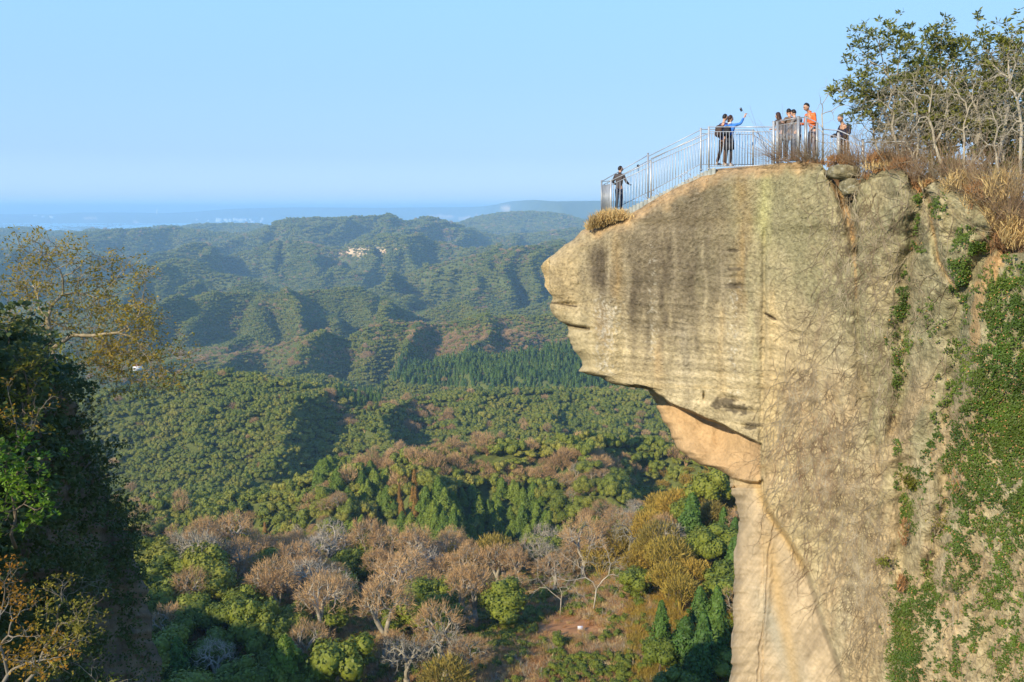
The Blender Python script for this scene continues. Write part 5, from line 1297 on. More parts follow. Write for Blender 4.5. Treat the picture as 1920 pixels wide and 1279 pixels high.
# far side
FB = 2.1
railing('railing', 'lower sloping railing at the tip of the overhang, on the far side', FB, [(1128, 339, 402), (1215, 288, 370)],
        [('top_rail', [(1128, 341), (1215, 291.5)], .016), ('middle_rail', [(1128, 349), (1215, 302)], .013), ('bottom_rail', [(1128, 404), (1215, 361)], .013)],
        [(1131, 1213, 15, [(1128, 349), (1215, 302)], [(1128, 404), (1215, 361)])], M_STEEL)
railing('railing', 'upper sloping railing beside the steps, on the far side', FB, [(1314, 241, 318)],
        [('top_rail', [(1215, 294), (1314, 244)], .016), ('middle_rail', [(1215, 303), (1314, 253)], .013), ('bottom_rail', [(1215, 362), (1314, 308)], .013)],
        [(1217, 1312, 18, [(1215, 303), (1314, 253)], [(1215, 362), (1314, 308)])], M_STEELL)
railing('railing', 'level railing on the far side of the couple', FB, [(1412, 244, 312)],
        [('top_rail', [(1314, 243), (1412, 244.5)], .016), ('middle_rail', [(1314, 251), (1412, 252.5)], .013), ('bottom_rail', [(1314, 309), (1412, 309)], .013)],
        [(1317, 1410, 18, [(1314, 251), (1412, 252.5)], [(1314, 309), (1412, 309)])], M_STEEL)
railing('railing', 'short railing that drops behind the level railing towards the leaning visitors', FB, [(1462, 278, 322)],
        [('top_rail', [(1412, 244.5), (1462, 279)], .018), ('middle_rail', [(1412, 253), (1462, 288)], .016)],
        [(1414, 1460, 9, [(1412, 253), (1462, 288)], [(1412, 309), (1462, 318)])], M_STEEL)
# end of the lookout: crosswise railing with a solid lower panel
_a, _b = RP(1128, 349, FB), RP(1145.6, 346, 0); _c, _d = RP(1145.6, 404, 0), RP(1128, 402, FB)
e_ = empty('end_panel', _c, 'grey crosswise panel closing the tip of the lookout', 'railing')
mb = MB(); mb.bar(RP(1128, 341, FB) - _c, RP(1145.6, 339.7, 0) - _c, .03); mb.bar(_a - _c, _b - _c, .03); mb.build('top_rail', M_STEEL, e_)
n_ = (_b - _a).cross(Vector((0, 0, 1))).normalized() * .01
mb = MB(); V_ = [p - _c + s_ for s_ in (n_, -n_) for p in (_a, _b, _c, _d)]
mb.add([tuple(v) for v in V_], [(0, 1, 2, 3), (7, 6, 5, 4), (0, 4, 5, 1), (1, 5, 6, 2), (2, 6, 7, 3), (3, 7, 4, 0)]); mb.build('panel', M_STEEL, e_)
for k in range(9):
    f = (k + .5) / 9; p = _a.lerp(_b, f) - _c + n_ * 2; q = _d.lerp(_c, f) - _c + n_ * 2; mb = MB(); mb.tube([q, p], .012, 6); mb.build('baluster', M_STEEL, e_)
# steps and the walkway between the two railings
WALK = [(1120, 412), (1145, 404), (1169, 396), (1207, 378), (1250, 358), (1290, 338), (1330, 318), (1345, 313.5), (1400, 313), (1460, 309)]
def walkway():
    mb = MB(); xs = []; x = 1132.0
    while x < 1336:
        x2 = x + 7.0; zt = V3(x, lin(WALK, x + 3.5), float(Y0(x)) + .6).z
        for_top = zt
        a, b = RP(x, 300, -.02), RP(x2 + .4, 300, -.02); c_, d = RP(x2 + .4, 300, FB + .1), RP(x, 300, FB + .1)
        V_ = [(p.x, p.y, z) for z in (zt - .9, zt) for p in (a, b, c_, d)]
        mb.add(V_, [(0, 3, 2, 1), (4, 5, 6, 7), (0, 1, 5, 4), (1, 2, 6, 5), (2, 3, 7, 6), (3, 0, 4, 7)]); x = x2
    o = mb.build('stone_steps', M_CONC); tag(o, 'grey concrete steps climbing between the sloping railings', 'steps')
walkway()
# camera bag / small things on the rails
# ------------------------------------------------------------------ people
def plain(name, c, rough=.8): return noisy(name, tuple(v * .8 for v in c), tuple(min(1, v * 1.15) for v in c), 14.0, rough, .2)
M_SKIN = plain('skin', (.56, .33, .22), .6); M_HAIR = plain('black_hair', (.022, .018, .016), .5); M_HAIRG = plain('greying_hair', (.13, .13, .13), .5); M_HAIRB = plain('brown_hair', (.05, .025, .018), .5)
def skin_mesh(name, joints, edges, mat, parent, sub=2):
    me = bpy.data.meshes.new(name); keys = list(joints); ix = {k: i for i, k in enumerate(keys)}
    me.from_pydata([joints[k][0] for k in keys], [(ix[a], ix[b]) for a, b in edges], [])
    me.materials.append(mat)
    o = bpy.data.objects.new(name, me); COL.objects.link(o); o.parent = parent
    m = o.modifiers.new('skin', 'SKIN'); m.use_smooth_shade = True
    sv = me.skin_vertices[0].data
    for k in keys:
        r = joints[k][1]; sv[ix[k]].radius = r if hasattr(r, '__len__') else (r, r)
    sv[0].use_root = True
    s = o.modifiers.new('sub', 'SUBSURF'); s.levels = sub; s.render_levels = sub
    return o
def head_mesh(parent, c, yaw, pitch, mat_skin, mat_hair, hair='short', H=1.0, hang=0.0):
    """head with face: merged into the body's space; face looks along +y before turning"""
    c = Vector(c); M = Matrix.Rotation(yaw, 3, 'Z') @ Matrix.Rotation(pitch, 3, 'X')
    def f(d):
        k = 1.0
        if d.y > 0: k *= 1 - .06 * (1 - abs(d.z))                      # flatter face
        if d.z < -.3: k *= 1 - .16 * (-d.z - .3) * (1.0 if d.y < .2 else .2)      # jaw
        return k
    mb = MB(); mb.blob(c, (.074, .095, .115), M, 20, 16, f)
    mb.blob(c + M @ Vector((0, .098, -.015)), (.013, .020, .026), M, 8, 6)        # nose
    mb.blob(c + M @ Vector((0, .088, -.055)), (.024, .008, .006), M, 8, 6)        # lips
    for s_ in (-1, 1):
        mb.blob(c + M @ Vector((s_ * .076, -.008, -.01)), (.010, .020, .032), M, 8, 6)
    hd = mb.build('head', mat_skin, parent, True)
    eb = MB()
    for s_ in (-1, 1):
        eb.blob(c + M @ Vector((s_ * .030, .084, .014)), (.012, .008, .007), M, 8, 6); eb.blob(c + M @ Vector((s_ * .030, .088, .034)), (.020, .006, .004), M, 8, 6)
    eb.build('eyes', mat_hair, hd)
    def fh(d): return 1 + .05 * float(vn(d.x * 5, d.y * 5, d.z * 5 + 9, seed=4))
    hb = MB()
    V = []; nu, nv = 22, 14
    cut = -.10 if hair == 'short' else -.25
    hb.blob(c + M @ Vector((0, -.016, .022)), (.084, .098, .112), M, 22, 14, lambda d: fh(d) * (1.0 if (d.y < .25 or d.z > .45) and d.z > -.62 else .80))
    if hair == 'bun': hb.blob(c + M @ Vector((0, -.09, -.075)), (.045, .045, .06), M, 12, 8, fh)
    if hair == 'long': hb.blob(c + M @ Vector((0, -.04, -.09)), (.088, .075, .17), M, 16, 10, fh)
    hb.build('hair', mat_hair, parent, True)
    return hd
def person(label, foot, yaw, J, top, trousers, hair_mat, hair='short', head_yaw=0.0, head_pitch=0.0, shoes=(.05, .05, .05), bare_arm=None, skirt=None, legs=None, cuff=None, sleeve=None, collar=None, scale=1.0, long_coat=False):
    e = empty('person', foot, label, 'person', None, yaw); e.scale = (scale,) * 3
    P0 = dict(pelvis=(0, 0, .94), waist=(0, 0, 1.08), chest=(0, 0, 1.30), neck=(0, .0, 1.45), neck2=(0, .01, 1.53), head=(0, .03, 1.62),
              hipL=(-.09, 0, .90), kneeL=(-.10, .01, .50), ankleL=(-.10, -.02, .09), toeL=(-.11, .14, .035), hipR=(.09, 0, .90), kneeR=(.10, .01, .50), ankleR=(.10, -.02, .09), toeR=(.11, .14, .035),
              shL=(-.165, 0, 1.40), elL=(-.22, -.02, 1.13), wrL=(-.22, .08, .90), shR=(.165, 0, 1.40), elR=(.22, -.02, 1.13), wrR=(.22, .08, .90))
    P0.update(J)
    v = {k: Vector(a) for k, a in P0.items()}
    jb = dict(pelvis=(v['pelvis'], (.13, .095)), waist=(v['waist'], (.115, .08)), chest=(v['chest'], (.135, .09)), neck=(v['neck'], .052), neck2=(v['neck2'], .046), skull=(v['head'], .06))
    E = [('pelvis', 'waist'), ('waist', 'chest'), ('chest', 'neck'), ('neck', 'neck2'), ('neck2', 'skull')]
    for s_ in 'LR':
        jb['hip' + s_] = (v['hip' + s_], .075); jb['knee' + s_] = (v['knee' + s_], .050); jb['ankle' + s_] = (v['ankle' + s_], .034); jb['toe' + s_] = (v['toe' + s_], (.032, .026))
        jb['sh' + s_] = (v['sh' + s_], .052); jb['el' + s_] = (v['el' + s_], .036); jb['wr' + s_] = (v['wr' + s_], (.024, .020))
        E += [('pelvis', 'hip' + s_), ('hip' + s_, 'knee' + s_), ('knee' + s_, 'ankle' + s_), ('ankle' + s_, 'toe' + s_), ('chest', 'sh' + s_), ('sh' + s_, 'el' + s_), ('el' + s_, 'wr' + s_)]
        d = (v['wr' + s_] - v['el' + s_]).normalized(); sd_ = d.cross(Vector((0, 1, 0.2))).normalized(); up = sd_.cross(d)
        pm = v['wr' + s_] + d * .06; jb['palm' + s_] = (pm, (.032, .016)); E.append(('wr' + s_, 'palm' + s_))
        for q, (o_, L) in enumerate(((-.028, .062), (-.010, .072), (.010, .067), (.027, .052))):
            a = pm + sd_ * o_ + d * .035; b_ = a + d * L * .6 + up * .012; c_ = b_ + d * L * .35 + up * .03
            for n_, p_, r_ in (('a', a, .0095), ('b', b_, .0088), ('c', c_, .0072)): jb['f%d%s%s' % (q, n_, s_)] = (p_, r_)
            E += [('palm' + s_, 'f%da%s' % (q, s_)), ('f%da%s' % (q, s_), 'f%db%s' % (q, s_)), ('f%db%s' % (q, s_), 'f%dc%s' % (q, s_))]
        t0 = v['wr' + s_] + d * .03 - sd_ * .03 + up * .01; t1 = t0 - sd_ * .022 + d * .03 + up * .012
        jb['t0' + s_] = (t0, .011); jb['t1' + s_] = (t1, .009); E += [('wr' + s_, 't0' + s_), ('t0' + s_, 't1' + s_)]
    skin_mesh('body', jb, E, M_SKIN, e, 1)
    hc = v['head'] + Vector((0, .012, .02))
    head_mesh(e, hc, head_yaw, head_pitch, M_SKIN, hair_mat, hair)
    # jacket: torso and sleeves as one garment
    tm = plain('cloth', top); x = .022
    jt = dict(hem=(v['pelvis'] + Vector((0, 0, -.10 if not long_coat else -.30)), (.155, .118)), pel=(v['pelvis'] + Vector((0, 0, .04)), (.150, .112)), waist=(v['waist'], (.142, .108)), chest=(v['chest'], (.158, .112)), yoke=(v['chest'].lerp(v['neck'], .72), (.105, .075)), nk=(v['neck'] + Vector((0, 0, .02)), .062))
    Et = [('hem', 'pel'), ('pel', 'waist'), ('waist', 'chest'), ('chest', 'yoke'), ('yoke', 'nk')]
    for s_ in 'LR':
        jt['sh' + s_] = (v['sh' + s_], .068); jt['el' + s_] = (v['el' + s_], .054); jt['wr' + s_] = (v['el' + s_].lerp(v['wr' + s_], .93), .040)
        jt['mid' + s_] = (v['sh' + s_].lerp(v['el' + s_], .5), .058)
        Et += [('chest', 'sh' + s_), ('sh' + s_, 'mid' + s_)]
        if not sleeve: Et += [('mid' + s_, 'el' + s_), ('el' + s_, 'wr' + s_)]
    if sleeve:
        for s_ in 'LR':
            js = {k: (jt[k][0], jt[k][1] - .006) for k in ('mid' + s_, 'el' + s_, 'wr' + s_)}; del jt['el' + s_], jt['wr' + s_]
            skin_mesh('sleeve', js, [('mid' + s_, 'el' + s_), ('el' + s_, 'wr' + s_)], plain('sleeve_cloth', sleeve), e, 1)
    skin_mesh('jacket', jt, Et, tm, e, 1)
    if collar:
        mb = MB(); mb.blob(v['neck'] + Vector((0, -.01, .035)), (.075, .07, .035), None, 14, 8); mb.build('collar', plain('collar_cloth', collar), e, True)
    lm = plain('trouser_cloth', trousers)
    jl = dict(pel=(v['pelvis'] - Vector((0, 0, .02)), (.138, .102)))
    El = []
    for s_ in 'LR':
        jl['hip' + s_] = (v['hip' + s_] - Vector((0, 0, .06)), .088 if not legs else .080); jl['knee' + s_] = (v['knee' + s_], .066 if not legs else .054); jl['ankle' + s_] = (v['ankle' + s_] + Vector((0, 0, .0)), .054 if not legs else .038)
        El += [('pel', 'hip' + s_), ('hip' + s_, 'knee' + s_), ('knee' + s_, 'ankle' + s_)]
    skin_mesh('trousers' if not legs else 'tights', jl, El, lm, e, 1)
    if skirt:
        mb = MB(); n = 20; V_ = []
        for z, r_, r2 in ((1.06, .135, .10), (.90, .165, .13), (.75, .185, .15), (.58, .20, .17), (.575, .19, .16)):
            for i in range(n):
                a = 2 * math.pi * i / n; k = 1 + .05 * math.cos(a * 6) * (1.06 - z) * 2; V_.append((r_ * k * math.cos(a), r2 * k * math.sin(a), z))
        mb.add(V_, [(j * n + i, j * n + (i + 1) % n, (j + 1) * n + (i + 1) % n, (j + 1) * n + i) for j in range(4) for i in range(n)]); mb.build('skirt', plain('skirt_cloth', skirt), e, True)
    for s_ in 'LR':
        a = v['ankle' + s_]; t_ = v['toe' + s_]; d = (t_ - a); d.z = 0; ang = math.atan2(-d.x, d.y)
        mb = MB(); M = Matrix.Rotation(ang, 3, 'Z'); c_ = a.lerp(t_, .5); c_.z = a.z - .045
        mb.blob(c_, (.046, .135, .045), M, 14, 8, lambda q: 1.0 if q.z > -.4 else .9); mb.box(c_ - Vector((0, 0, .034)), (.082, .25, .02), M); mb.build('shoe', plain('shoe_leather', shoes, .5), e, True)
    return e
FW = lambda dx, dy: math.atan2(-dx, dy)
def foot(px, py, back): return RP(px, py, back)
# the visitor at the tip, leaning on the far rail and looking out
p_man = person('man in a dark grey jacket alone at the tip of the overhang, seen from behind', foot(1160, 398, 1.1), FW(.55, .83),
       dict(kneeL=(-.10, .05, .5), wrR=(.26, .36, 1.06), elR=(.27, .08, 1.14), wrL=(-.30, .30, 1.06), elL=(-.30, .05, 1.14), chest=(0, .03, 1.30), neck=(0, .05, 1.45), neck2=(.0, .07, 1.52), head=(0, .09, 1.61)),
       (.075, .062, .058), (.045, .055, .085), M_HAIR, head_yaw=-.7, collar=(.05, .045, .045))
# the couple taking a picture of themselves
p_a = person('man in a navy waistcoat with grey sleeves, standing left of the woman in blue', foot(1354, 311, .9), FW(.85, .50),
       dict(head=(0, .06, 1.62), kneeR=(.09, .06, .5), ankleR=(.09, -.02, .09), ankleL=(-.10, -.16, .10), kneeL=(-.09, -.02, .5), toeL=(-.10, .0, .035), wrR=(.24, .05, .86), elR=(.24, -.02, 1.12)), (.045, .040, .13), (.14, .08, .055), M_HAIR, head_yaw=-.25, sleeve=(.55, .52, .48), shoes=(.4, .38, .35))
p_w = person('woman in a blue cardigan and black skirt raising a phone on a stick', foot(1365.5, 312.5, .75), FW(.72, .69),
       dict(shR=(.16, .02, 1.41), elR=(.34, .14, 1.45), wrR=(.42, .22, 1.68), wrL=(-.12, .18, 1.02), elL=(-.23, -.02, 1.14), kneeR=(.08, .03, .5)), (.06, .22, .62), (.035, .025, .025), M_HAIRB, 'bun', head_yaw=-.35, legs=True, skirt=(.03, .03, .035), collar=(.75, .72, .62), shoes=(.5, .47, .42), scale=.985)
p_g1 = person('person with long dark hair and grey sleeves leaning on the taller railing section', foot(1466, 303, .95), FW(-.35, .9),
       dict(chest=(0, .12, 1.24), neck=(0, .20, 1.36), neck2=(0, .25, 1.42), head=(0, .30, 1.48), shL=(-.165, .16, 1.32), shR=(.165, .16, 1.32), elL=(-.23, .24, 1.08), elR=(.23, .24, 1.08), wrL=(-.14, .44, 1.08), wrR=(.14, .44, 1.08)), (.075, .06, .05), (.06, .05, .05), M_HAIRB, 'long', head_pitch=-.35, sleeve=(.50, .48, .46), shoes=(.5, .5, .5), long_coat=True)
p_g2 = person('person in a brown coat in the middle of the leaning group', foot(1479, 302, 1.2), FW(-.1, 1),
       dict(chest=(0, .08, 1.28), neck=(0, .12, 1.42), neck2=(0, .15, 1.49), head=(0, .19, 1.57), wrL=(-.12, .36, 1.12), elL=(-.25, .14, 1.1), wrR=(.12, .36, 1.12), elR=(.25, .14, 1.1)), (.16, .115, .085), (.08, .09, .13), M_HAIR, head_pitch=-.3, shoes=(.3, .3, .35), long_coat=True)
p_g3 = person('person with dark hair at the right of the leaning group, beside the man in orange', foot(1492, 302, 1.3), FW(-.5, .8),
       dict(chest=(0, .08, 1.28), neck=(0, .12, 1.42), neck2=(0, .15, 1.49), head=(0, .19, 1.57), wrL=(-.12, .36, 1.12), elL=(-.25, .14, 1.1), wrR=(.12, .36, 1.12), elR=(.25, .14, 1.1)), (.22, .20, .19), (.10, .10, .13), M_HAIR, head_pitch=-.35, scale=.98)
p_o = person('man in an orange jacket leaning forward and looking down', foot(1521, 302, 1.0), FW(-.93, -.35),
       dict(pelvis=(0, -.04, .95), waist=(0, 0, 1.09), chest=(0, .10, 1.31), neck=(0, .18, 1.45), neck2=(0, .22, 1.51), head=(0, .28, 1.59), shL=(-.17, .13, 1.40), shR=(.17, .13, 1.40), elL=(-.24, .12, 1.13), elR=(.24, .12, 1.13), wrL=(-.20, .36, 1.12), wrR=(.20, .36, 1.12)), (.80, .19, .055), (.20, .16, .16), M_HAIR, head_pitch=-.4, collar=(.80, .25, .10), scale=1.04)
p_d = person('grey haired man in a dark navy jacket looking down at the camera in his hands', foot(1580, 322, 1.0), FW(-.88, -.48),
       dict(chest=(0, .07, 1.30), neck=(0, .13, 1.44), neck2=(0, .17, 1.50), head=(0, .23, 1.58), elL=(-.24, .08, 1.12), elR=(.24, .08, 1.12), wrL=(-.08, .34, 1.06), wrR=(.10, .34, 1.06)), (.022, .025, .05), (.05, .045, .055), M_HAIRG, head_pitch=-.5)
# things carried
def at_local(pe, v): return pe.matrix_basis @ Vector(v)
bpy.context.view_layer.update()
M_BLACK = plain('black_fabric', (.03, .03, .035)); M_PHONE, _, _ = material('phone_glass', (.02, .02, .03), .2, .6); M_WHITE = plain('white_plastic', (.75, .75, .75), .5)
# selfie stick with phone
h0 = at_local(p_w, (.455, .255, 1.755)); h1 = V3(1389.5, 206, h0.y + .1)
e_ = empty('selfie_stick', h0, 'thin stick holding up a phone above the blue sleeved arm', 'selfie stick')
mb = MB(); mb.tube([Vector((0, 0, -.08)), Vector((0, 0, 0.02)), h1 - h0], [.010, .008, .004], 6); mb.build('stick', M_STEEL, e_)
mb = MB(); mb.box(h1 - h0, (.13, .012, .075), Matrix.Rotation(1.0, 3, 'Y') @ Matrix.Rotation(.3, 3, 'Z')); mb.build('phone', M_PHONE, e_)
def pack(label, pe, v, size, mat):
    o_ = at_local(pe, v); e = empty('backpack', o_, label, 'backpack', None, pe.rotation_euler.z)
    mb = MB(); mb.blob((0, 0, 0), (size[0], size[1], size[2]), None, 18, 12, lambda d: 1 / max(abs(d.x), abs(d.y), abs(d.z)) ** .45); mb.build('bag', mat, e, True)
    mb = MB(); mb.blob((0, -size[1] * .95, -size[2] * .35), (size[0] * .7, size[1] * .5, size[2] * .4), None, 12, 8, lambda d: 1 / max(abs(d.x), abs(d.y), abs(d.z)) ** .45); mb.build('pocket', mat, e, True)
    for s_ in (-1, 1):
        mb = MB(); mb.tube([(s_ * .09, .08, size[2] * .8), (s_ * .12, .20, size[2] * 1.0), (s_ * .12, .26, .05), (s_ * .11, .10, -size[2] * .8)], .016, 5); mb.build('strap', mat, e)
pack('dark brown backpack on the man in the navy waistcoat', p_a, (-.02, -.19, 1.17), (.15, .09, .22), plain('brown_fabric', (.07, .045, .035)))
pack('black backpack on the woman in the blue cardigan', p_w, (0, -.18, 1.20), (.13, .08, .19), M_BLACK)
c0 = at_local(p_d, (0.01, .44, 1.07)); e_ = empty('camera', c0, 'black camera held by the grey haired man', 'camera', None, p_d.rotation_euler.z)
mb = MB(); mb.box((0, 0, 0), (.13, .06, .09)); mb.box((0, 0, .055), (.05, .05, .03)); mb.build('camera_body', M_BLACK, e_)
mb = MB(); mb.tube([(0, .02, 0), (0, .15, -.02)], [.036, .040], 12); mb.build('lens', M_BLACK, e_)
b0 = V3(1196.5, 311.5, float(Y0(1196)) + .55 + FB); e_ = empty('telescope', b0, 'small black device clamped on the far sloping rail', 'device')
mb = MB(); mb.blob((0, 0, 0), (.055, .05, .055), None, 14, 10); mb.build('knob', M_BLACK, e_); mb = MB(); mb.tube([(0, 0, -.05), (.01, 0, -.22)], .012, 6); mb.build('stem', M_BLACK, e_)
# ------------------------------------------------------------------ the clearing below and far off things
def ground_at(px, py, y0=110., y1=240.):
    """where the line of sight of a photo position meets the land"""
    ys = np.linspace(y0, y1, 400); p = P(px, py, ys); h = hgt(p[:, 0], p[:, 1]); k = np.argmax(p[:, 2] <= h)
    return p[k] * [1, 1, 0] + [0, 0, h[k]]
gc = np.random.default_rng(55)
# the large bare tree at the edge of the clearing
b_ = ground_at(1112, 1150); Yt = b_[1]
TB = [(1060,1070),(1075,1050),(1090,1035),(1105,1028),(1120,1022),(1135,1026),(1150,1036),(1165,1050),(1175,1066),(1180,1085),(1172,1100),(1155,1090),(1140,1075),(1120,1060),(1100,1060),(1085,1075),(1070,1090),(1050,1080),(1045,1095),(1060,1105),(1130,1045),(1150,1060),(1160,1075),(1110,1045),(1095,1050),(1040,1065),(1055,1055),(1165,1110),(1185,1100),(1075,1110)]
t_ = wp(TB, Yt, 1.0, gc)

M_GREYB = noisy('pale_grey_bark', (.34, .29, .20), (.50, .44, .32), .8, .9, .1)  # pale grey bark of the bare trees at the clearing
leafy_tree('bare_tree', 'large pale bare tree with a forked trunk at the upper edge of the clearing', 'tree', b_, P(1118, 1105, Yt), t_, .0085, None, M_GREYB, 900, sub=24, subr=1.1, minr=.013)
b2 = ground_at(1050, 1158); t_ = wp([(1000,1075),(1015,1060),(1030,1070),(1020,1090),(1005,1100),(985,1095),(1045,1085),(1060,1100),(970,1120),(990,1130),(1085,1120),(1100,1118),(1035,1050),(1010,1045)], b2[1], .8, gc)
leafy_tree('bare_tree', 'leaning bare tree with crooked limbs left of the large pale one', 'tree', b2, P(1052, 1125, b2[1]), t_, .0085, None, M_GREYB, 901, sub=20, subr=1.2, minr=.013)
# white notice board
bs = ground_at(1088, 1186); e_ = empty('sign', tuple(bs), 'white notice board on two posts in the brown clearing', 'sign')
for s_ in (-.32, .32):
    mb = MB(); mb.bar((s_, 0, -.1), (s_, 0, .75), .07); mb.build('post', M_BARKD, e_)
mb = MB(); M_ = Matrix.Rotation(-.55, 3, 'X'); mb.box((0, -.02, .78), (.95, .05, .62), M_); mb.build('board', M_WHITE, e_)
# brush and dry grass over the slope below: countless
SB = bpy.data.collections.new('brush'); bn = []
def brush_mesh(seed, mat, n=90, w=.05, l=.9, up=1.0):
    g_ = np.random.default_rng(seed); a = g_.normal(size=(n, 3)); a[:, 2] = np.abs(a[:, 2]) + up; a = unit(a)
    c = g_.normal(size=(n, 3)) * [.35, .35, .05] + a * l * .4
    V, Q = cards(c, np.cross(a, g_.normal(size=a.shape)), w * g_.uniform(.5, 1.3, n), l * g_.uniform(.5, 1.2, n), g_, tip=a * 6)
    return mesh_data('brush', V, Q, mat)
for i, me in enumerate([brush_mesh(1, M_BROWNG), brush_mesh(2, M_STRAW), brush_mesh(3, M_TWIG, 120, .03, 1.2, .4), brush_mesh(4, M_YELL, 120, .04, 1.1, .5), crown_mesh('bush', 950, 500, .20, M_EVER, 5, .8, .7, .5), brush_mesh(6, M_GREY, 60, .03, 1.5, .3)]):
    o_ = bpy.data.objects.new('brush_%d' % i, me); SB.objects.link(o_)
n = 42000
x = gc.uniform(-100, 95, n); y = gc.uniform(100, 215, n); k = np.abs(x / y) < .68; x, y = x[k], y[k]
z = hgt(x, y); px, py = proj(np.stack([x, y, z], -1))
clx = interp(py, XL); k = (px > -40) & (px < clx + 40) & (py < 1330) & (visible(x, y, 1.0)); x, y, z, px, py = x[k], y[k], z[k], px[k], py[k]
tj = np.clip(np.round((x / y - TA[0]) / (TA[1] - TA[0]) * (NT - 1)).astype(int), 0, NT - 1); yj = np.clip(np.round(np.interp(y, YS, np.arange(NY))).astype(int), 0, NY - 1)
cl = np.clip(1.4 - ((px - 1062) / 78) ** 2 - ((py - 1178) / 22) ** 2, 0, 1)
k = gc.uniform(size=len(x)) > cl * .93; x, y, z, px, py = x[k], y[k], z[k], px[k], py[k]
u = gc.uniform(size=len(x)); pt = fbm(x / 14, y / 14, o=3, seed=77)
pick = np.where(u < .30, 0, np.where(u < .42, 1, np.where(u < .68, 2, np.where(u < .80, 3, np.where(u < .90, 5, 4)))))
pick = np.where((pt > .22) & (u > .5), 4, pick)
pick = np.where((px > 1180) & (u < .6), 3, pick)
sc_ = gc.uniform(.45, 1.5, len(x)); sc_ = np.where(pick == 4, sc_ * .8, sc_)
ob = scatter('brushwood', np.stack([x, y, z - .05], -1), pick, np.stack([sc_] * 3, -1), np.stack([gc.normal(size=len(x)) * .15, gc.normal(size=len(x)) * .15, gc.uniform(0, 6.28, len(x))], -1), SB)
# a few bushes stand alone
for px_, py_, r_, lb in ((1050,1208,1.5,'round green bush alone in the clearing below the notice board'),(1180,1120,2.2,'dark green bush at the upper right corner of the clearing'),(1020,1118,1.7,'bright green bush left of the leaning bare tree'),(1150,1160,1.0,'small green bush on the right side of the clearing')):
    b_ = ground_at(px_, py_ + 10); o_ = bpy.data.objects.new('green_bush', crown_mesh('green_bush', 960 + px_, 1100, .13, M_EVER, 8, .85, .8, .75)); COL.objects.link(o_)
    o_.location = tuple(b_); o_.scale = (r_, r_, r_); tag(o_, lb, 'bush')
# far away: a pale tower, town houses on the far shore, a farmhouse in the valley
M_FARW = plain('white_render', (.80, .80, .78), .7)
tw = P(295, 401, 19200.); e_ = empty('tower', tuple(tw), 'white tower on the skyline of the far shore', 'tower')
mb = MB(); mb.tube([(0, 0, -20), (0, 0, 60), (0, 0, 95)], [24, 17, 13], 10); mb.build('shaft', M_FARW, e_); mb = MB(); mb.blob((0, 0, 100), (13, 13, 14), None, 10, 8); mb.build('top', M_FARW, e_)
def house(name, label, cat, p, w, d, h, wall, roof, rz=0.0, group=None, gable=True):
    e = empty(name, tuple(p), label, cat, group, rz)
    mb = MB(); mb.box((0, 0, h / 2 - h * .3), (w, d, h * 1.6)); mb.build('wall', wall, e)
    mb = MB(); o = h * 1.1; k = .55
    mb.add([(-w * k, -d * k, o), (w * k, -d * k, o), (w * k, d * k, o), (-w * k, d * k, o), (-w * k * .9, 0, o + d * .28), (w * k * .9, 0, o + d * .28)], [(0, 1, 5, 4), (2, 3, 4, 5), (3, 2, 1, 0)], [(1, 2, 5), (3, 0, 4)]); mb.build('roof', roof, e)
    return e
M_ROOF = plain('reddish_roof', (.42, .20, .12), .7)
pf = P(258, 690, 950.); zf = float(hgt(pf[0], pf[1]))
house('farmhouse', 'small white walled house with a reddish roof in the valley behind the yellow leaved tree', 'house', (pf[0], pf[1], max(zf + 5, pf[2] - 1)), 9, 6, 3, M_FARW, M_ROOF, .2)
ht = np.random.default_rng(8)
TOWN = []
_u = 'zero one two three four five six seven eight nine ten eleven twelve thirteen fourteen fifteen sixteen seventeen eighteen nineteen'.split(); _t = {2: 'twenty', 3: 'thirty', 4: 'forty'}
WORDS = lambda n: _u[n] if n < 20 else _t[n // 10] + ('-' + _u[n % 10] if n % 10 else '')
for k in range(32):
    px_ = float(ht.choice([ht.normal(415, 26), ht.normal(470, 14), ht.uniform(10, 130)], p=[.6, .25, .15])); py_ = ht.uniform(412, 417) if px_ > 200 else ht.uniform(404, 410)
    Yh = 17800. if px_ > 200 else 18600.; p = P(px_, py_, Yh); p[2] = max(p[2], SEA + 4)
    TOWN.append((px_, p, ht.uniform(35, 95), ht.uniform(10, 34), ht.uniform(0, 3)))
for k, (px_, p, w, h_, rz_) in enumerate(sorted(TOWN, key=lambda q: q[0])):
    house('town_block', 'pale block on the far shore, number %s from the left along the bay' % WORDS(k + 1), 'building', p, w, 40, h_, M_FARW, M_FARW, rz_, 'blocks of the far shore town')
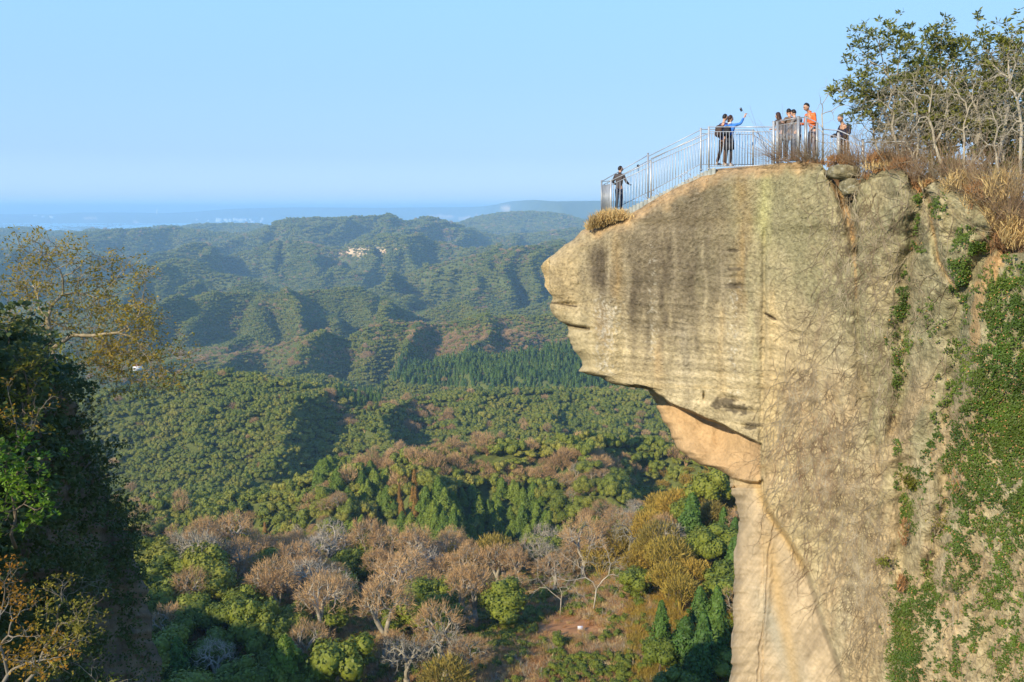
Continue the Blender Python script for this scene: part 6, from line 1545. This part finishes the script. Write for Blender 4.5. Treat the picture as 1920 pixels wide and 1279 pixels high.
# ------------------------------------------------------------------ labels of the trees of the wood
ZN = [((0, 420), (600, 1400), 'beside the shaded left crag'), ((420, 700), (600, 1000), 'left of the rusty cedars'), ((420, 700), (1000, 1100), 'on the brown ridge'), ((420, 740), (1100, 1400), 'in the shaded valley foot'),
      ((700, 1030), (600, 900), 'above the bright cedar grove'), ((700, 1030), (900, 1025), 'around the bright cedar grove'), ((700, 1000), (1025, 1110), 'just below the cedar grove'), ((740, 1010), (1110, 1400), 'left of the notice board'),
      ((1030, 1300), (600, 960), 'under the overhanging rock slab'), ((1000, 1230), (960, 1110), 'above the brown clearing'), ((1000, 1230), (1110, 1400), 'around the notice board clearing'), ((1230, 1500), (860, 1400), 'against the sunlit cliff foot')]
LOOK = {0: ('round evergreen', 'evergreens'), 1: ('brown bare tree', 'brown bare trees'), 2: ('bright cedar', 'cedars'), 3: ('yellow tree', 'yellow trees'), 4: ('rusty cedar', 'rusty cedars'), 5: ('dark conifer', 'dark conifers'), 6: ('grey leafless tree', 'grey leafless trees')}
def zone_of(px, py):
    for (a, b), (c, d), t in ZN:
        if a <= px < b and c <= py < d: return t
    return 'on the far hillside'
ORD = ['first', 'second', 'third', 'fourth', 'fifth', 'sixth', 'seventh', 'eighth', 'ninth', 'tenth', 'eleventh', 'twelfth']
from collections import defaultdict
gz = defaultdict(list)
for t_ in NEAR_TREES: gz[(t_[1], zone_of(t_[2], t_[3]))].append(t_)
for (k, z_), L_ in gz.items():
    # rows by height in the picture, then left to right
    L_.sort(key=lambda q: q[3]); nrow = max(1, math.ceil(len(L_) / 12)); per = math.ceil(len(L_) / nrow)
    for r_ in range(nrow):
        row = sorted(L_[r_ * per:(r_ + 1) * per], key=lambda q: q[2])
        rw = '' if nrow == 1 else (' in the top row' if r_ == 0 else ' in the bottom row' if r_ == nrow - 1 else ' in the %s row down' % ORD[min(r_, 11)])
        for i, q in enumerate(row):
            pos = 'only' if len(L_) == 1 else ORD[min(i, 11)] + ' from left'
            lb = ('%s %s,' % ('single', LOOK[k][0]) if pos == 'only' else '%s, %s%s,' % (LOOK[k][0], pos, rw)) + ' ' + z_
            w_ = lb.split()
            q[0]['label'] = ' '.join(w_); q[0]['group'] = LOOK[k][1] + ' of the wood'
LONG = [o for o in COL.objects if 'label' in o and len(o['label'].split()) > 16]
print('long labels', len(LONG), [o['label'] for o in LONG[:6]])
